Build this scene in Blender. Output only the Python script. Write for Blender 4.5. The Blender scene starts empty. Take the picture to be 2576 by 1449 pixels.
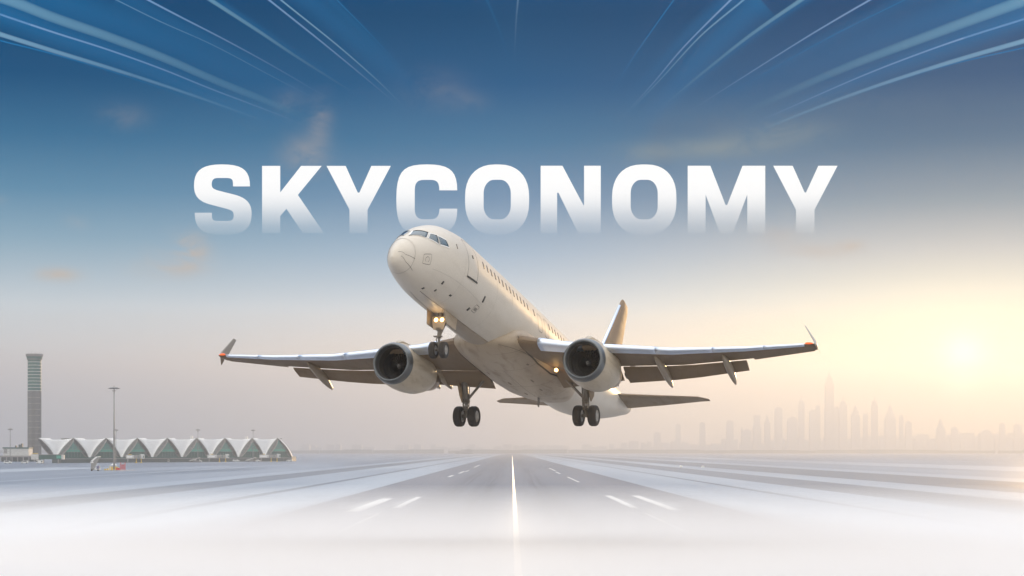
import bpy, bmesh, math, random
import numpy as np
from mathutils import Vector, Matrix
rad = math.radians
random.seed(7)
SC = bpy.context.scene
COL = SC.collection

# ---------------------------------------------------------------- camera
H, F = 8.0, 4500.0                     # eye height; focal length in 1/2576 of the frame width
CX, HZ = 1288.0, 1136.0                # principal column and horizon row in the same unit
cam = bpy.data.cameras.new("camera"); camo = bpy.data.objects.new("camera", cam); COL.objects.link(camo)
camo.location = (0, 0, H); camo.rotation_euler = (rad(90), 0, 0)
cam.lens = 36 * F / 2576; cam.sensor_width = 36; cam.shift_y = (HZ - 724.5) / 2576
cam.clip_start = 0.5; cam.clip_end = 120000
SC.camera = camo

# ---------------------------------------------------------------- render settings
SC.view_settings.view_transform = 'Standard'; SC.view_settings.look = 'None'
SC.view_settings.exposure = 0.0; SC.view_settings.gamma = 1.0
SC.render.engine = 'CYCLES'
cy = SC.cycles
cy.use_denoising = True; cy.max_bounces = 8; cy.volume_bounces = 3; cy.transparent_max_bounces = 40
cy.diffuse_bounces = 4; cy.glossy_bounces = 3; cy.sample_clamp_indirect = 6
SC.render.use_motion_blur = False

# ---------------------------------------------------------------- sun and sky
SUN_AZ, SUN_EL = 19.0, 5.0            # degrees right of straight ahead, above the horizon
sd = Vector((math.sin(rad(SUN_AZ)) * math.cos(rad(SUN_EL)), math.cos(rad(SUN_AZ)) * math.cos(rad(SUN_EL)), math.sin(rad(SUN_EL))))
sl = bpy.data.lights.new("sun", 'SUN'); sl.energy = 2.05; sl.angle = rad(3); sl.color = (1.0, 0.64, 0.30)
so = bpy.data.objects.new("sun", sl); COL.objects.link(so); so.rotation_euler = sd.to_track_quat('Z', 'Y').to_euler()

class NT:
    """tiny helper for math node chains"""
    def __init__(s, nt): s.nt = nt; s.n = nt.nodes; s.l = nt.links
    def put(s, sock, v):
        if isinstance(v, (int, float)): sock.default_value = v
        elif isinstance(v, (tuple, list)): sock.default_value = v
        else: s.l.new(v, sock)
    def m(s, op, a, b=None, c=None, clamp=False):
        n = s.n.new('ShaderNodeMath'); n.operation = op; n.use_clamp = clamp
        s.put(n.inputs[0], a)
        if b is not None: s.put(n.inputs[1], b)
        if c is not None: s.put(n.inputs[2], c)
        return n.outputs[0]
    def ramp(s, fac, stops, mode='LINEAR'):
        n = s.n.new('ShaderNodeValToRGB'); n.color_ramp.interpolation = mode
        e = n.color_ramp.elements
        while len(e) > 1: e.remove(e[-1])
        for i, (p, c) in enumerate(stops):
            el = e[0] if i == 0 else e.new(p)
            el.position = p; el.color = (*c, 1) if len(c) == 3 else c
        s.put(n.inputs[0], fac); return n.outputs[0]
    def mix(s, f, a, b, typ='MIX'):
        n = s.n.new('ShaderNodeMix'); n.data_type = 'RGBA'; n.blend_type = typ
        s.put(n.inputs[0], f)
        for k, v in ((6, a), (7, b)):
            s.put(n.inputs[k], (*v, 1) if isinstance(v, tuple) and len(v) == 3 else v)
        return n.outputs[2]
    def smooth(s, v, a, b):
        n = s.n.new('ShaderNodeMapRange'); n.interpolation_type = 'SMOOTHSTEP'
        s.put(n.inputs[0], v); n.inputs[1].default_value = a; n.inputs[2].default_value = b
        return n.outputs[0]
    def noise(s, vec, scale, detail=4, rough=.55, dist=0.):
        n = s.n.new('ShaderNodeTexNoise'); s.put(n.inputs['Vector'], vec)
        n.inputs['Scale'].default_value = scale; n.inputs['Detail'].default_value = detail
        n.inputs['Roughness'].default_value = rough; n.inputs['Distortion'].default_value = dist
        return n.outputs['Fac']
    def mapping(s, vec, scale=(1, 1, 1), loc=(0, 0, 0)):
        n = s.n.new('ShaderNodeMapping'); s.put(n.inputs[0], vec)
        n.inputs['Scale'].default_value = scale; n.inputs['Location'].default_value = loc
        return n.outputs[0]

def lin(r, g, b):
    f = lambda c: c / 12.92 if c <= .04045 else ((c + .055) / 1.055) ** 2.4
    return (f(r / 255), f(g / 255), f(b / 255))

W = bpy.data.worlds.new("World"); SC.world = W; W.use_nodes = True
wt = NT(W.node_tree)
for n in list(wt.n): wt.n.remove(n)
tc = wt.n.new('ShaderNodeTexCoord'); sx = wt.n.new('ShaderNodeSeparateXYZ'); wt.l.new(tc.outputs['Generated'], sx.inputs[0])
X, Y, Z = sx.outputs
az = wt.m('MULTIPLY', wt.m('ARCTAN2', X, Y), 57.29578)
el = wt.m('MULTIPLY', wt.m('ARCSINE', Z), 57.29578)
e90 = wt.m('DIVIDE', el, 90., clamp=True)
E = lambda y: max(0., (HZ - y) * .01273 / 90)
L_ = wt.ramp(e90, [(0, lin(178, 172, 170)), (E(1000), lin(193, 193, 194)), (E(900), lin(204, 208, 211)), (E(780), lin(200, 208, 214)), (E(620), lin(143, 172, 191)), (E(500), lin(98, 142, 172)),
                   (E(370), lin(58, 112, 150)), (E(230), lin(20, 82, 126)), (E(60), lin(0, 68, 112)), (.22, lin(0, 76, 138)), (.34, (1.0, 1.2, 1.5)), (.6, (2.2, 2.25, 2.35))])
M_ = wt.ramp(e90, [(0, lin(214, 200, 194)), (E(1000), lin(226, 212, 202)), (E(900), lin(222, 217, 212)), (E(780), lin(216, 220, 224)), (E(640), lin(170, 188, 206)), (E(500), lin(118, 148, 178)),
                   (E(370), lin(74, 122, 158)), (E(230), lin(30, 92, 138)), (E(60), lin(0, 73, 117)), (.22, lin(0, 76, 138)), (.34, (1.0, 1.2, 1.5)), (.6, (2.2, 2.25, 2.35))])
R_ = wt.ramp(e90, [(0, lin(250, 205, 140)), (E(1040), lin(254, 226, 165)), (E(900), lin(253, 240, 205)), (E(760), lin(248, 240, 222)), (E(640), lin(205, 204, 202)), (E(520), lin(146, 160, 172)),
                   (E(380), lin(86, 118, 146)), (E(230), lin(40, 88, 130)), (E(60), lin(0, 70, 116)), (.22, lin(0, 70, 135)), (.34, (1.0, 1.2, 1.5)), (.6, (2.2, 2.25, 2.35))])  # top stops of all three: unseen bright overhead, added fill for jet and mist
skyc = wt.mix(wt.smooth(az, -15, 1), L_, M_)
skyc = wt.mix(wt.smooth(az, -2, 15), skyc, R_)
# clouds: a few torn wisps, warm where the low sun catches them
def blob(cx, cyy, sxx, syy, amt):
    u = wt.m('DIVIDE', wt.m('SUBTRACT', az, (cx - CX) * .01273), sxx * .01273)
    v = wt.m('DIVIDE', wt.m('SUBTRACT', el, (HZ - cyy) * .01273), syy * .01273)
    r2 = wt.m('ADD', wt.m('MULTIPLY', u, u), wt.m('MULTIPLY', v, v))
    return wt.m('MULTIPLY', wt.m('EXPONENT', wt.m('MULTIPLY', r2, -1.)), amt)
nz = wt.noise(wt.mapping(tc.outputs['Generated'], (1, 1, 1.5)), 34, 6, .6, .6)
def blobs(lst):
    tot = None
    for b in lst:
        o = blob(*b); tot = o if tot is None else wt.m('ADD', tot, o)
    return tot
warm = blobs([(484, 640, 40, 36, 1.5), (440, 675, 80, 30, .8), (168, 706, 46, 16, 1.1), (808, 320, 26, 46, .6), (770, 400, 50, 40, .6), (735, 280, 34, 34, .22), (325, 322, 55, 28, .22),
              (1095, 235, 70, 40, .2), (1170, 268, 50, 24, .2), (2050, 640, 90, 22, .5), (2130, 628, 30, 14, .6), (1955, 600, 50, 26, .35), (10, 530, 30, 12, .35), (210, 580, 30, 20, .25)])
warm = wt.m('MULTIPLY', warm, wt.smooth(nz, .28, .6), clamp=True)
skyc = wt.mix(wt.m('MULTIPLY', warm, .6), skyc, lin(200, 182, 166))
grey = blobs([(1760, 330, 120, 45, .5), (1660, 380, 30, 70, .35), (2200, 300, 260, 40, .35)])
skyc = wt.mix(wt.m('MULTIPLY', grey, wt.smooth(nz, .2, .6), clamp=True), skyc, lin(84, 112, 140))
beige = blobs([(1790, 385, 170, 26, .6), (1960, 350, 130, 30, .4), (1620, 400, 60, 22, .35)])
skyc = wt.mix(wt.m('MULTIPLY', beige, wt.smooth(nz, .15, .6), clamp=True), skyc, lin(140, 152, 156))
# glow about the sun
glow = blobs([(2410, 860, 230, 130, .28), (2300, 960, 480, 170, .1)])
skyc = wt.mix(wt.m('MINIMUM', glow, .95), skyc, (1.1, 1.02, .8))
core = blobs([(2400, 935, 50, 60, 1.1)]); halo = blobs([(2390, 960, 330, 150, .15)])
skyc = wt.mix(core, skyc, (1., .93, .70), 'ADD'); wt.n[-1].clamp_factor = False
skyc = wt.mix(halo, skyc, (1., .74, .34), 'ADD')
# unseen bright sky behind the viewer, added to light the jet's front
back = wt.smooth(wt.m('MULTIPLY', Y, -1.), -.45, .5)
skyc = wt.mix(wt.m('MULTIPLY', back, .85), skyc, (1.5, 1.42, 1.32))
bgA = wt.n.new('ShaderNodeBackground'); wt.put(bgA.inputs[0], skyc); bgA.inputs[1].default_value = 1.0
st = wt.n.new('ShaderNodeTexSky'); st.sky_type = 'NISHITA'; st.sun_disc = False
st.sun_elevation = rad(SUN_EL); st.sun_rotation = rad(SUN_AZ); st.altitude = 0; st.dust_density = 3
bgB = wt.n.new('ShaderNodeBackground'); wt.l.new(st.outputs[0], bgB.inputs[0]); bgB.inputs[1].default_value = 0.05
# a little physical skylight under the measured gradient; kept small so the blue overhead stays deep
mxs = wt.n.new('ShaderNodeMixShader'); mxs.inputs[0].default_value = .015
wt.l.new(bgA.outputs[0], mxs.inputs[1]); wt.l.new(bgB.outputs[0], mxs.inputs[2])
wo = wt.n.new('ShaderNodeOutputWorld'); wt.l.new(mxs.outputs[0], wo.inputs[0])
W.cycles.sampling_method = 'MANUAL'; W.cycles.sample_map_resolution = 1024

# ---------------------------------------------------------------- helpers
def at(px, py, d):
    """point at distance d ahead seen at column px, row py"""
    return Vector(((px - CX) * d / F, d, H + (HZ - py) * d / F))

def mat(name, col, rough=.5, metal=0., var=0., vs=1., spec=.5, coat=0., bump=0., emit=None, es=0.):
    m = bpy.data.materials.new(name); m.use_nodes = True; t = NT(m.node_tree)
    b = t.n['Principled BSDF']
    b.inputs['Roughness'].default_value = rough; b.inputs['Metallic'].default_value = metal
    b.inputs['Specular IOR Level'].default_value = spec; b.inputs['Coat Weight'].default_value = coat
    b.inputs['Coat Roughness'].default_value = .1
    co = t.n.new('ShaderNodeTexCoord').outputs['Object']
    if var > 0:
        f = t.noise(co, vs, 6, .6)
        c = t.mix(f, tuple(min(1, v * (1 - var)) for v in col), tuple(min(1, v * (1 + var)) for v in col))
        t.l.new(c, b.inputs['Base Color'])
        t.l.new(t.m('ADD', rough - .08, t.m('MULTIPLY', f, .16)), b.inputs['Roughness'])
    else: b.inputs['Base Color'].default_value = (*col, 1)
    if bump > 0:
        bn = t.n.new('ShaderNodeBump'); bn.inputs['Strength'].default_value = bump; bn.inputs['Distance'].default_value = .05
        t.l.new(t.noise(co, vs * 4, 4), bn.inputs['Height']); t.l.new(bn.outputs[0], b.inputs['Normal'])
    if emit: b.inputs['Emission Color'].default_value = (*emit, 1); b.inputs['Emission Strength'].default_value = es
    return m

def obj(name, verts, faces, m, parent=None, smooth=False, bevel=0, mi=None):
    me = bpy.data.meshes.new(name); me.from_pydata([tuple(v) for v in verts], [], faces); me.update()
    bm = bmesh.new(); bm.from_mesh(me); bmesh.ops.recalc_face_normals(bm, faces=bm.faces); bm.to_mesh(me); bm.free()
    for mm in (m if isinstance(m, list) else [m]): me.materials.append(mm)
    if mi: me.polygons.foreach_set('material_index', mi)
    if smooth: me.polygons.foreach_set('use_smooth', [True] * len(me.polygons))
    o = bpy.data.objects.new(name, me); COL.objects.link(o)
    if parent: o.parent = parent
    if bevel:
        b = o.modifiers.new('bevel', 'BEVEL'); b.width = bevel; b.segments = 2; b.limit_method = 'ANGLE'
    return o

def tag(o, label=None, cat=None, group=None, kind=None):
    if label: o['label'] = label
    if cat: o['category'] = cat
    if group: o['group'] = group
    if kind: o['kind'] = kind
    return o

def empty(name, loc, label, cat, group=None):
    o = bpy.data.objects.new(name, None); COL.objects.link(o); o.location = loc; o.empty_display_size = .5
    return tag(o, label, cat, group)

class MB:
    """collects simple solids for ONE mesh object"""
    def __init__(s): s.v = []; s.f = []
    def add(s, v, f):
        k = len(s.v); s.v += [Vector(q) for q in v]; s.f += [[i + k for i in q] for q in f]; return s
    def box(s, c, d, rz=0., ry=0.):
        M = Matrix.Rotation(rz, 3, 'Z') @ Matrix.Rotation(ry, 3, 'Y')
        v = [Vector(c) + M @ Vector((a * d[0] / 2, b * d[1] / 2, e * d[2] / 2)) for a in (-1, 1) for b in (-1, 1) for e in (-1, 1)]
        return s.add(v, [(0, 1, 3, 2), (4, 6, 7, 5), (0, 4, 5, 1), (2, 3, 7, 6), (0, 2, 6, 4), (1, 5, 7, 3)])
    def tube(s, pts, r, n=10, cap=True):
        pts = [Vector(q) for q in pts]; rs = r if isinstance(r, (list, tuple)) else [r] * len(pts)
        vs = []; up = None
        for i, q in enumerate(pts):
            t = (pts[min(i + 1, len(pts) - 1)] - pts[max(i - 1, 0)]).normalized()
            if up is None: up = Vector((0, 0, 1)) if abs(t.z) < .9 else Vector((1, 0, 0))
            a = t.cross(up).normalized(); b = a.cross(t).normalized(); up = b
            vs += [q + (a * math.cos(2 * math.pi * k / n) + b * math.sin(2 * math.pi * k / n)) * rs[i] for k in range(n)]
        fs = [(i * n + k, i * n + (k + 1) % n, (i + 1) * n + (k + 1) % n, (i + 1) * n + k) for i in range(len(pts) - 1) for k in range(n)]
        if cap: fs += [tuple(range(n))[::-1], tuple(range((len(pts) - 1) * n, len(pts) * n))]
        return s.add(vs, fs)
    def lathe(s, prof, axis=(0, 0, 0), d=(0, 0, 1), n=32, close=False):
        d = Vector(d).normalized(); up = Vector((0, 0, 1)) if abs(d.z) < .9 else Vector((1, 0, 0))
        a = d.cross(up).normalized(); b = a.cross(d).normalized(); vs = []
        for (h, r) in prof:
            vs += [Vector(axis) + d * h + (a * math.cos(2 * math.pi * k / n) + b * math.sin(2 * math.pi * k / n)) * r for k in range(n)]
        m = len(prof); rng = range(m if close else m - 1)
        fs = [(i * n + k, i * n + (k + 1) % n, ((i + 1) % m) * n + (k + 1) % n, ((i + 1) % m) * n + k) for i in rng for k in range(n)]
        return s.add(vs, fs)
    def prism(s, poly, ex):
        """poly: list of points, ex: extrusion vector"""
        n = len(poly); ex = Vector(ex); v = [Vector(q) for q in poly] + [Vector(q) + ex for q in poly]
        return s.add(v, [tuple(range(n))[::-1], tuple(range(n, 2 * n))] + [(i, (i + 1) % n, n + (i + 1) % n, n + i) for i in range(n)])
    def build(s, name, m, parent=None, smooth=False, bevel=0): return obj(name, s.v, s.f, m, parent, smooth, bevel)

def smooth_by_angle(o, a=35):
    bm = bmesh.new(); bm.from_mesh(o.data)
    for f in bm.faces: f.smooth = True
    for e in bm.edges:
        if len(e.link_faces) == 2 and e.calc_face_angle(0) > rad(a): e.smooth = False
    bm.to_mesh(o.data); bm.free(); return o

# ---------------------------------------------------------------- ground, runway, strips
def ground_mat(name, base, base2, r0, r1, sx_=.05, sy_=.0016, bump=.0, spec=.5, rubber=False):
    m = bpy.data.materials.new(name); m.use_nodes = True; t = NT(m.node_tree); b = t.n['Principled BSDF']
    g = t.n.new('ShaderNodeNewGeometry').outputs['Position']
    f1 = t.noise(t.mapping(g, (sx_, sy_, 0)), 1, 6, .6, .3)
    f2 = t.noise(t.mapping(g, (sx_ * .25, sy_ * .35, 0), (3, 7, 0)), 1, 3, .5)
    f3 = t.noise(t.mapping(g, (.9, .12, 0)), 1, 5, .65)
    f = t.m('ADD', t.m('MULTIPLY', f1, .5), t.m('ADD', t.m('MULTIPLY', f2, .35), t.m('MULTIPLY', f3, .15)))
    f = t.smooth(f, .36, .64)
    colr = t.mix(f, base, base2)
    if rubber:
        xx = t.n.new('ShaderNodeSeparateXYZ'); t.l.new(g, xx.inputs[0])
        for xo in (-5.5, 6.0, -12):
            q = t.m('DIVIDE', t.m('SUBTRACT', xx.outputs[0], xo), 2.6); q = t.m('EXPONENT', t.m('MULTIPLY', t.m('MULTIPLY', q, q), -1.))
            colr = t.mix(t.m('MULTIPLY', q, t.m('MULTIPLY', t.smooth(t.noise(t.mapping(g, (1.6, .006, 0), (xo, 0, 0)), 1, 5, .6), .35, .65), .55)), colr, (.05, .05, .055))
        jt = t.m('PINGPONG', xx.outputs[1], 15.); colr = t.mix(t.m('MULTIPLY', t.m('LESS_THAN', jt, .12), .5), colr, (.05, .05, .055))
        jx = t.m('PINGPONG', xx.outputs[0], 3.75); colr = t.mix(t.m('MULTIPLY', t.m('LESS_THAN', jx, .06), .4), colr, (.05, .05, .055))
    t.l.new(colr, b.inputs['Base Color'])
    t.l.new(t.m('ADD', r0, t.m('MULTIPLY', f, r1 - r0)), b.inputs['Roughness'])
    b.inputs['Specular IOR Level'].default_value = spec
    return m
m_conc = ground_mat('concrete', (.19, .22, .265), (.32, .36, .41), .40, .6)
m_apron = ground_mat('apron_concrete', (.08, .10, .135), (.23, .265, .32), .40, .6, .02, .0016)
m_asph = ground_mat('asphalt', (.10, .108, .13), (.165, .172, .20), .5, .7, rubber=True)
m_asph2 = ground_mat('taxiway_asphalt', (.09, .105, .13), (.17, .19, .225), .5, .68)
def sheet(name, x0, x1, y0, y1, z, m):
    n = 1
    return tag(obj(name, [(x0, y0, z), (x1, y0, z), (x1, y1, z), (x0, y1, z)], [(0, 1, 2, 3)], m), kind='structure')
sheet('ground', -60000, 60000, -2000, 90000, 0, m_apron)
sheet('runway_shoulder', -66, 64, -400, 7000, .02, m_conc)
sheet('runway', -29.5, 30.5, -400, 7000, .04, m_asph)
sheet('service_road', -47.5, -45, -400, 7000, .04, m_asph2)
sheet('service_road', 49, 50.5, -400, 7000, .04, m_asph2)
sheet('concrete_strip', -91, -80, -400, 7000, .02, m_conc)
sheet('concrete_strip', 82, 98, -400, 7000, .02, m_conc)
sheet('concrete_strip', -139, -135, -400, 6000, .02, m_conc)
sheet('concrete_strip', 132, 150, -400, 7000, .02, m_conc)
sheet('concrete_strip', 205, 260, -400, 7000, .02, m_conc)
sheet('concrete_strip', -230, -196, -400, 900, .02, m_conc)
sheet('taxiway', -80, -66, -400, 7000, .04, m_asph2)
sheet('taxiway', 64, 82, -400, 7000, .04, m_asph2)
sheet('taxiway', 98, 132, -400, 7000, .04, m_asph2)
m_paint = mat('runway_paint', (.56, .56, .55), .6, var=.12, vs=.3)
m_line = mat('centre_line_sheen_glow', (.9, .82, .66), .4, emit=(1.0, .73, .45), es=1.5)  # painted line, no lamps; emission stands in for the sun's warm sheen
def mark(name, quads, m, z=.06):
    v = []; f = []
    for q in quads:
        k = len(v); v += [(a, b, z) for a, b in q]; f.append((k, k + 1, k + 2, k + 3))
    return tag(obj(name, v, f, m), kind='structure')
R4 = lambda x0, x1, y0, y1: [(x0, y0), (x1, y0), (x1, y1), (x0, y1)]
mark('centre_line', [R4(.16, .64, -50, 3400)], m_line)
mark('runway_marking', [R4(-22, -20.1, 237, 303), R4(-16.8, -15.8, 252, 313), R4(16.7, 17.8, 253, 323), R4(21.5, 22.9, 243, 323)], m_paint)
mark('runway_edge_line', [R4(-17.3, -16.9, a, a + 32) for a in (132, 165, 198)] + [R4(17, 17.4, a, a + 30) for a in (165, 200)] +
     [R4(17.1, 17.7, 465, 560), R4(16.8, 17.6, 640, 700), R4(17.5, 18.3, 740, 860), R4(-20.3, -19.3, 560, 600), R4(-19.7, -18.8, 650, 720), R4(-18.6, -18, 700, 760), R4(-19.5, -18.6, 900, 1050)], m_paint)

# ---------------------------------------------------------------- airliner
# local stations: st aft of the nose, y to port, z up; mesh x = -st
RL = np.array([[0.32370071203260764, 0.9433059046724337, 0.07342900816233473], [0.9205023210103529, -0.3319235385086494, 0.20616071788400966], [-0.21884543870991677, -0.000857201270709762, 0.9757591604293785]])
TL = (-5.2783930723428405, 81.93223820693564, 9.79871290471775 + H)
plane = empty('airliner', (0, 0, 0), 'white twin engine passenger jet taking off nose up with its wheels down', 'airplane')
Mw = Matrix(((-RL[0, 0], RL[0, 1], RL[0, 2], TL[0]), (-RL[1, 0], RL[1, 1], RL[1, 2], TL[1]), (-RL[2, 0], RL[2, 1], RL[2, 2], TL[2]), (0, 0, 0, 1)))
plane.matrix_world = Mw
A = lambda st, y, z: Vector((-st, y, z))

def paint_mat(name, col, rough, dirt=.0, dcol=(.16, .11, .07), scale=.6, metal=0., coat=.25, spec=.4):
    m = bpy.data.materials.new(name); m.use_nodes = True; t = NT(m.node_tree); b = t.n['Principled BSDF']
    co = t.n.new('ShaderNodeTexCoord').outputs['Object']
    n1 = t.noise(t.mapping(co, (.35, 1.4, 1.4)), scale * 2.2, 7, .62, .4)
    n2 = t.noise(t.mapping(co, (1, 1, 1)), scale * .5, 3)
    d = t.m('MULTIPLY', t.smooth(n1, .47, .78), dirt, clamp=True)
    c = t.mix(n2, tuple(v * .93 for v in col), tuple(min(1, v * 1.05) for v in col))
    t.l.new(t.mix(d, c, dcol), b.inputs['Base Color'])
    t.l.new(t.m('ADD', rough - .06, t.m('ADD', t.m('MULTIPLY', n1, .12), t.m('MULTIPLY', d, .3))), b.inputs['Roughness'])
    b.inputs['Metallic'].default_value = metal; b.inputs['Coat Weight'].default_value = coat; b.inputs['Coat Roughness'].default_value = .28
    b.inputs['Specular IOR Level'].default_value = .5 if metal else spec
    return m
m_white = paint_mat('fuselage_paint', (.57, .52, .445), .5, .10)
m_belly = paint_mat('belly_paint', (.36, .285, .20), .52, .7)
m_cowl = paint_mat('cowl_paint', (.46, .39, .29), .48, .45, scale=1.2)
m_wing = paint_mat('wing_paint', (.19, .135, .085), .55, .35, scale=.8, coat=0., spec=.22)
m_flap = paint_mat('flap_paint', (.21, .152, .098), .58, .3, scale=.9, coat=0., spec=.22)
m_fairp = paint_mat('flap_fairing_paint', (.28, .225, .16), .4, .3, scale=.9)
m_slat = paint_mat('bare_metal', (.72, .79, .90), .36, .12, metal=1., coat=0.)
m_lip = paint_mat('inlet_metal', (.13, .14, .145), .3, .1, metal=.6, coat=0.)
m_duct = mat('duct_dark', (.045, .045, .042), .5, var=.2, vs=2)
m_blade = mat('fan_blade', (.06, .06, .06), .35, .7, var=.2, vs=3)
m_spin = mat('spinner', (.12, .115, .11), .4, var=.2)
m_seam = mat('panel_seam', (.11, .10, .085), .6)
m_dark = mat('dark_opening', (.05, .045, .04), .6)
m_glass = mat('cockpit_glass', (.02, .05, .065), .06, spec=.9, var=.2, vs=1.5)
m_tyre = mat('tyre_rubber', (.030, .026, .023), .75, var=.3, vs=5, bump=.2)
m_rim = mat('wheel_rim', (.35, .33, .30), .4, .6, var=.25, vs=8)
m_strut = mat('gear_strut', (.16, .14, .115), .38, .3, var=.3, vs=5)
m_hot = mat('exhaust_metal', (.22, .16, .11), .35, .8, var=.3, vs=4)
m_lamp = mat('lamp_lens', (1, .8, .5), .3, emit=(1.0, .58, .18), es=7)
m_red = mat('red_lamp', (.8, .12, .03), .3, emit=(1.0, .16, .03), es=.55)

PR = np.array([(-.3, .03, -.98, -1.04), (-.2, .2, -.70, -1.26), (-.05, .33, -.47, -1.38), (.2, .46, -.2, -1.47), (.8, .73, .30, -1.58), (1.6, 1.02, .88, -1.68), (2.6, 1.31, 1.47, -1.76), (4, 1.60, 1.97, -1.82), (6, 1.76, 2.18, -1.82), (10, 1.76, 2.19, -1.82), (15, 1.74, 2.19, -1.82), (20, 1.72, 2.16, -1.82), (26, 1.65, 2.12, -1.75), (28, 1.6, 2.09, -1.52), (30, 1.5, 2.07, -1.15), (33, 1.28, 2.04, -.52), (36, .95, 2.04, .3), (38, .68, 2.1, .92), (38.9, .45, 2.0, 1.2), (39.15, .2, 1.8, 1.45)])
def prof(s):
    s = min(max(s, PR[0, 0]), PR[-1, 0]); i = int(min(max(np.searchsorted(PR[:, 0], s) - 1, 0), len(PR) - 2))
    x0, x1 = PR[i, 0], PR[i + 1, 0]; t = (s - x0) / (x1 - x0); h = x1 - x0
    def tan(j):
        if j == 0 or j == len(PR) - 1:
            k = 0 if j == 0 else len(PR) - 2
            return (PR[k + 1, 1:] - PR[k, 1:]) / (PR[k + 1, 0] - PR[k, 0])
        a = (PR[j, 1:] - PR[j - 1, 1:]) / (PR[j, 0] - PR[j - 1, 0]); b = (PR[j + 1, 1:] - PR[j, 1:]) / (PR[j + 1, 0] - PR[j, 0])
        return np.where(a * b > 0, 2 * a * b / (a + b + 1e-12), 0)
    m0, m1 = tan(i), tan(i + 1)
    return (2 * t**3 - 3 * t**2 + 1) * PR[i, 1:] + (t**3 - 2 * t**2 + t) * h * m0 + (-2 * t**3 + 3 * t**2) * PR[i + 1, 1:] + (t**3 - t**2) * h * m1
def fus(s, deg, off=0.):
    w, zt, zb = prof(s); c = (zt + zb) / 2; h = (zt - zb) / 2; a = rad(deg)
    ca, sa = math.cos(a), math.sin(a); n = Vector((ca / w, sa / h)).normalized()
    return A(s, w * ca + n.x * off, c + h * sa + n.y * off)
def loft(rings, cap=True):
    n = len(rings[0]); v = [q for r in rings for q in r]
    f = [(i * n + k, i * n + (k + 1) % n, (i + 1) * n + (k + 1) % n, (i + 1) * n + k) for i in range(len(rings) - 1) for k in range(n)]
    if cap: f += [tuple(range(n)), tuple(range((len(rings) - 1) * n, len(rings) * n))[::-1]]
    return v, f
stn = list(np.concatenate([-.3 + .5 * np.linspace(0, 1, 12)**2, np.linspace(.3, 6, 40), np.linspace(6.4, 26, 50), np.linspace(26.4, 38.6, 32), np.linspace(38.7, 39.15, 8)]))
v, f = loft([[fus(s, 360 * k / 72) for k in range(72)] for s in stn])
body = obj('fuselage', v, f, m_white, plane, True)

def band(line, width, off=.006, steps=6):
    """narrow raised strip along a (station, angle) polyline on the fuselage"""
    pts = []
    for (a, b) in zip(line[:-1], line[1:]):
        for k in range(steps): t = k / steps; pts.append((a[0] + (b[0] - a[0]) * t, a[1] + (b[1] - a[1]) * t))
    pts.append(line[-1]); P = [fus(s, d, off) for s, d in pts]; vs = []
    for i, q in enumerate(P):
        t = (P[min(i + 1, len(P) - 1)] - P[max(i - 1, 0)]).normalized()
        n = (fus(pts[i][0], pts[i][1], .3) - fus(pts[i][0], pts[i][1], 0)).normalized(); s = t.cross(n).normalized() * width / 2
        vs += [q + s, q + n * .003, q - s]
    fs = []
    for i in range(len(P) - 1): k = 3 * i; fs += [(k, k + 1, k + 4, k + 3), (k + 1, k + 2, k + 5, k + 4)]
    return vs, fs
def bands(lines, width, name, m, parent, off=.006):
    b = MB()
    for l in lines: b.add(*band(l, width, off))
    return b.build(name, m, parent, True)
def patch(c, off=.012, n=6):
    """solid patch on the fuselage from 4 (station, angle) corners"""
    vs = []
    for o in (off, -.03):
        for i in range(n + 1):
            for j in range(n + 1):
                u, w = i / n, j / n
                s = (c[0][0] * (1 - u) + c[1][0] * u) * (1 - w) + (c[3][0] * (1 - u) + c[2][0] * u) * w
                d = (c[0][1] * (1 - u) + c[1][1] * u) * (1 - w) + (c[3][1] * (1 - u) + c[2][1] * u) * w
                vs.append(fus(s, d, o))
    N = n + 1; K = N * N; fs = []
    for i in range(n):
        for j in range(n):
            a = i * N + j; fs += [(a, a + N, a + N + 1, a + 1), (K + a, K + a + 1, K + a + N + 1, K + a + N)]
    ed = [i * N for i in range(N)] + [n * N + j for j in range(1, N)] + [i * N + n for i in range(n - 1, -1, -1)] + [j for j in range(n - 1, 0, -1)]
    for a, b in zip(ed, ed[1:] + ed[:1]): fs.append((a, b, b + K, a + K))
    return vs, fs
m_frame = mat('window_surround', (.74, .73, .70), .4)
CW = [[(1.0, 80), (1.60, 87), (2.12, 57), (1.68, 44)], [(1.77, 41), (2.12, 53), (2.47, 44), (2.33, 24)], [(2.41, 23), (2.51, 43), (3.01, 33), (3.09, 19)]]
CW[0] = [(1.68, 44), (1.0, 80), (1.62, 87), (2.10, 56)]
for sgn in (1, -1):
    for c in CW:
        cc = [(s, d if sgn > 0 else 180 - d) for s, d in c]
        w = obj('cockpit_window', *patch(cc), m_glass, body, True)
        ring = cc + [cc[0]]
        bands([ring], .06, 'window_frame', m_frame, w, .016)
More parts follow.
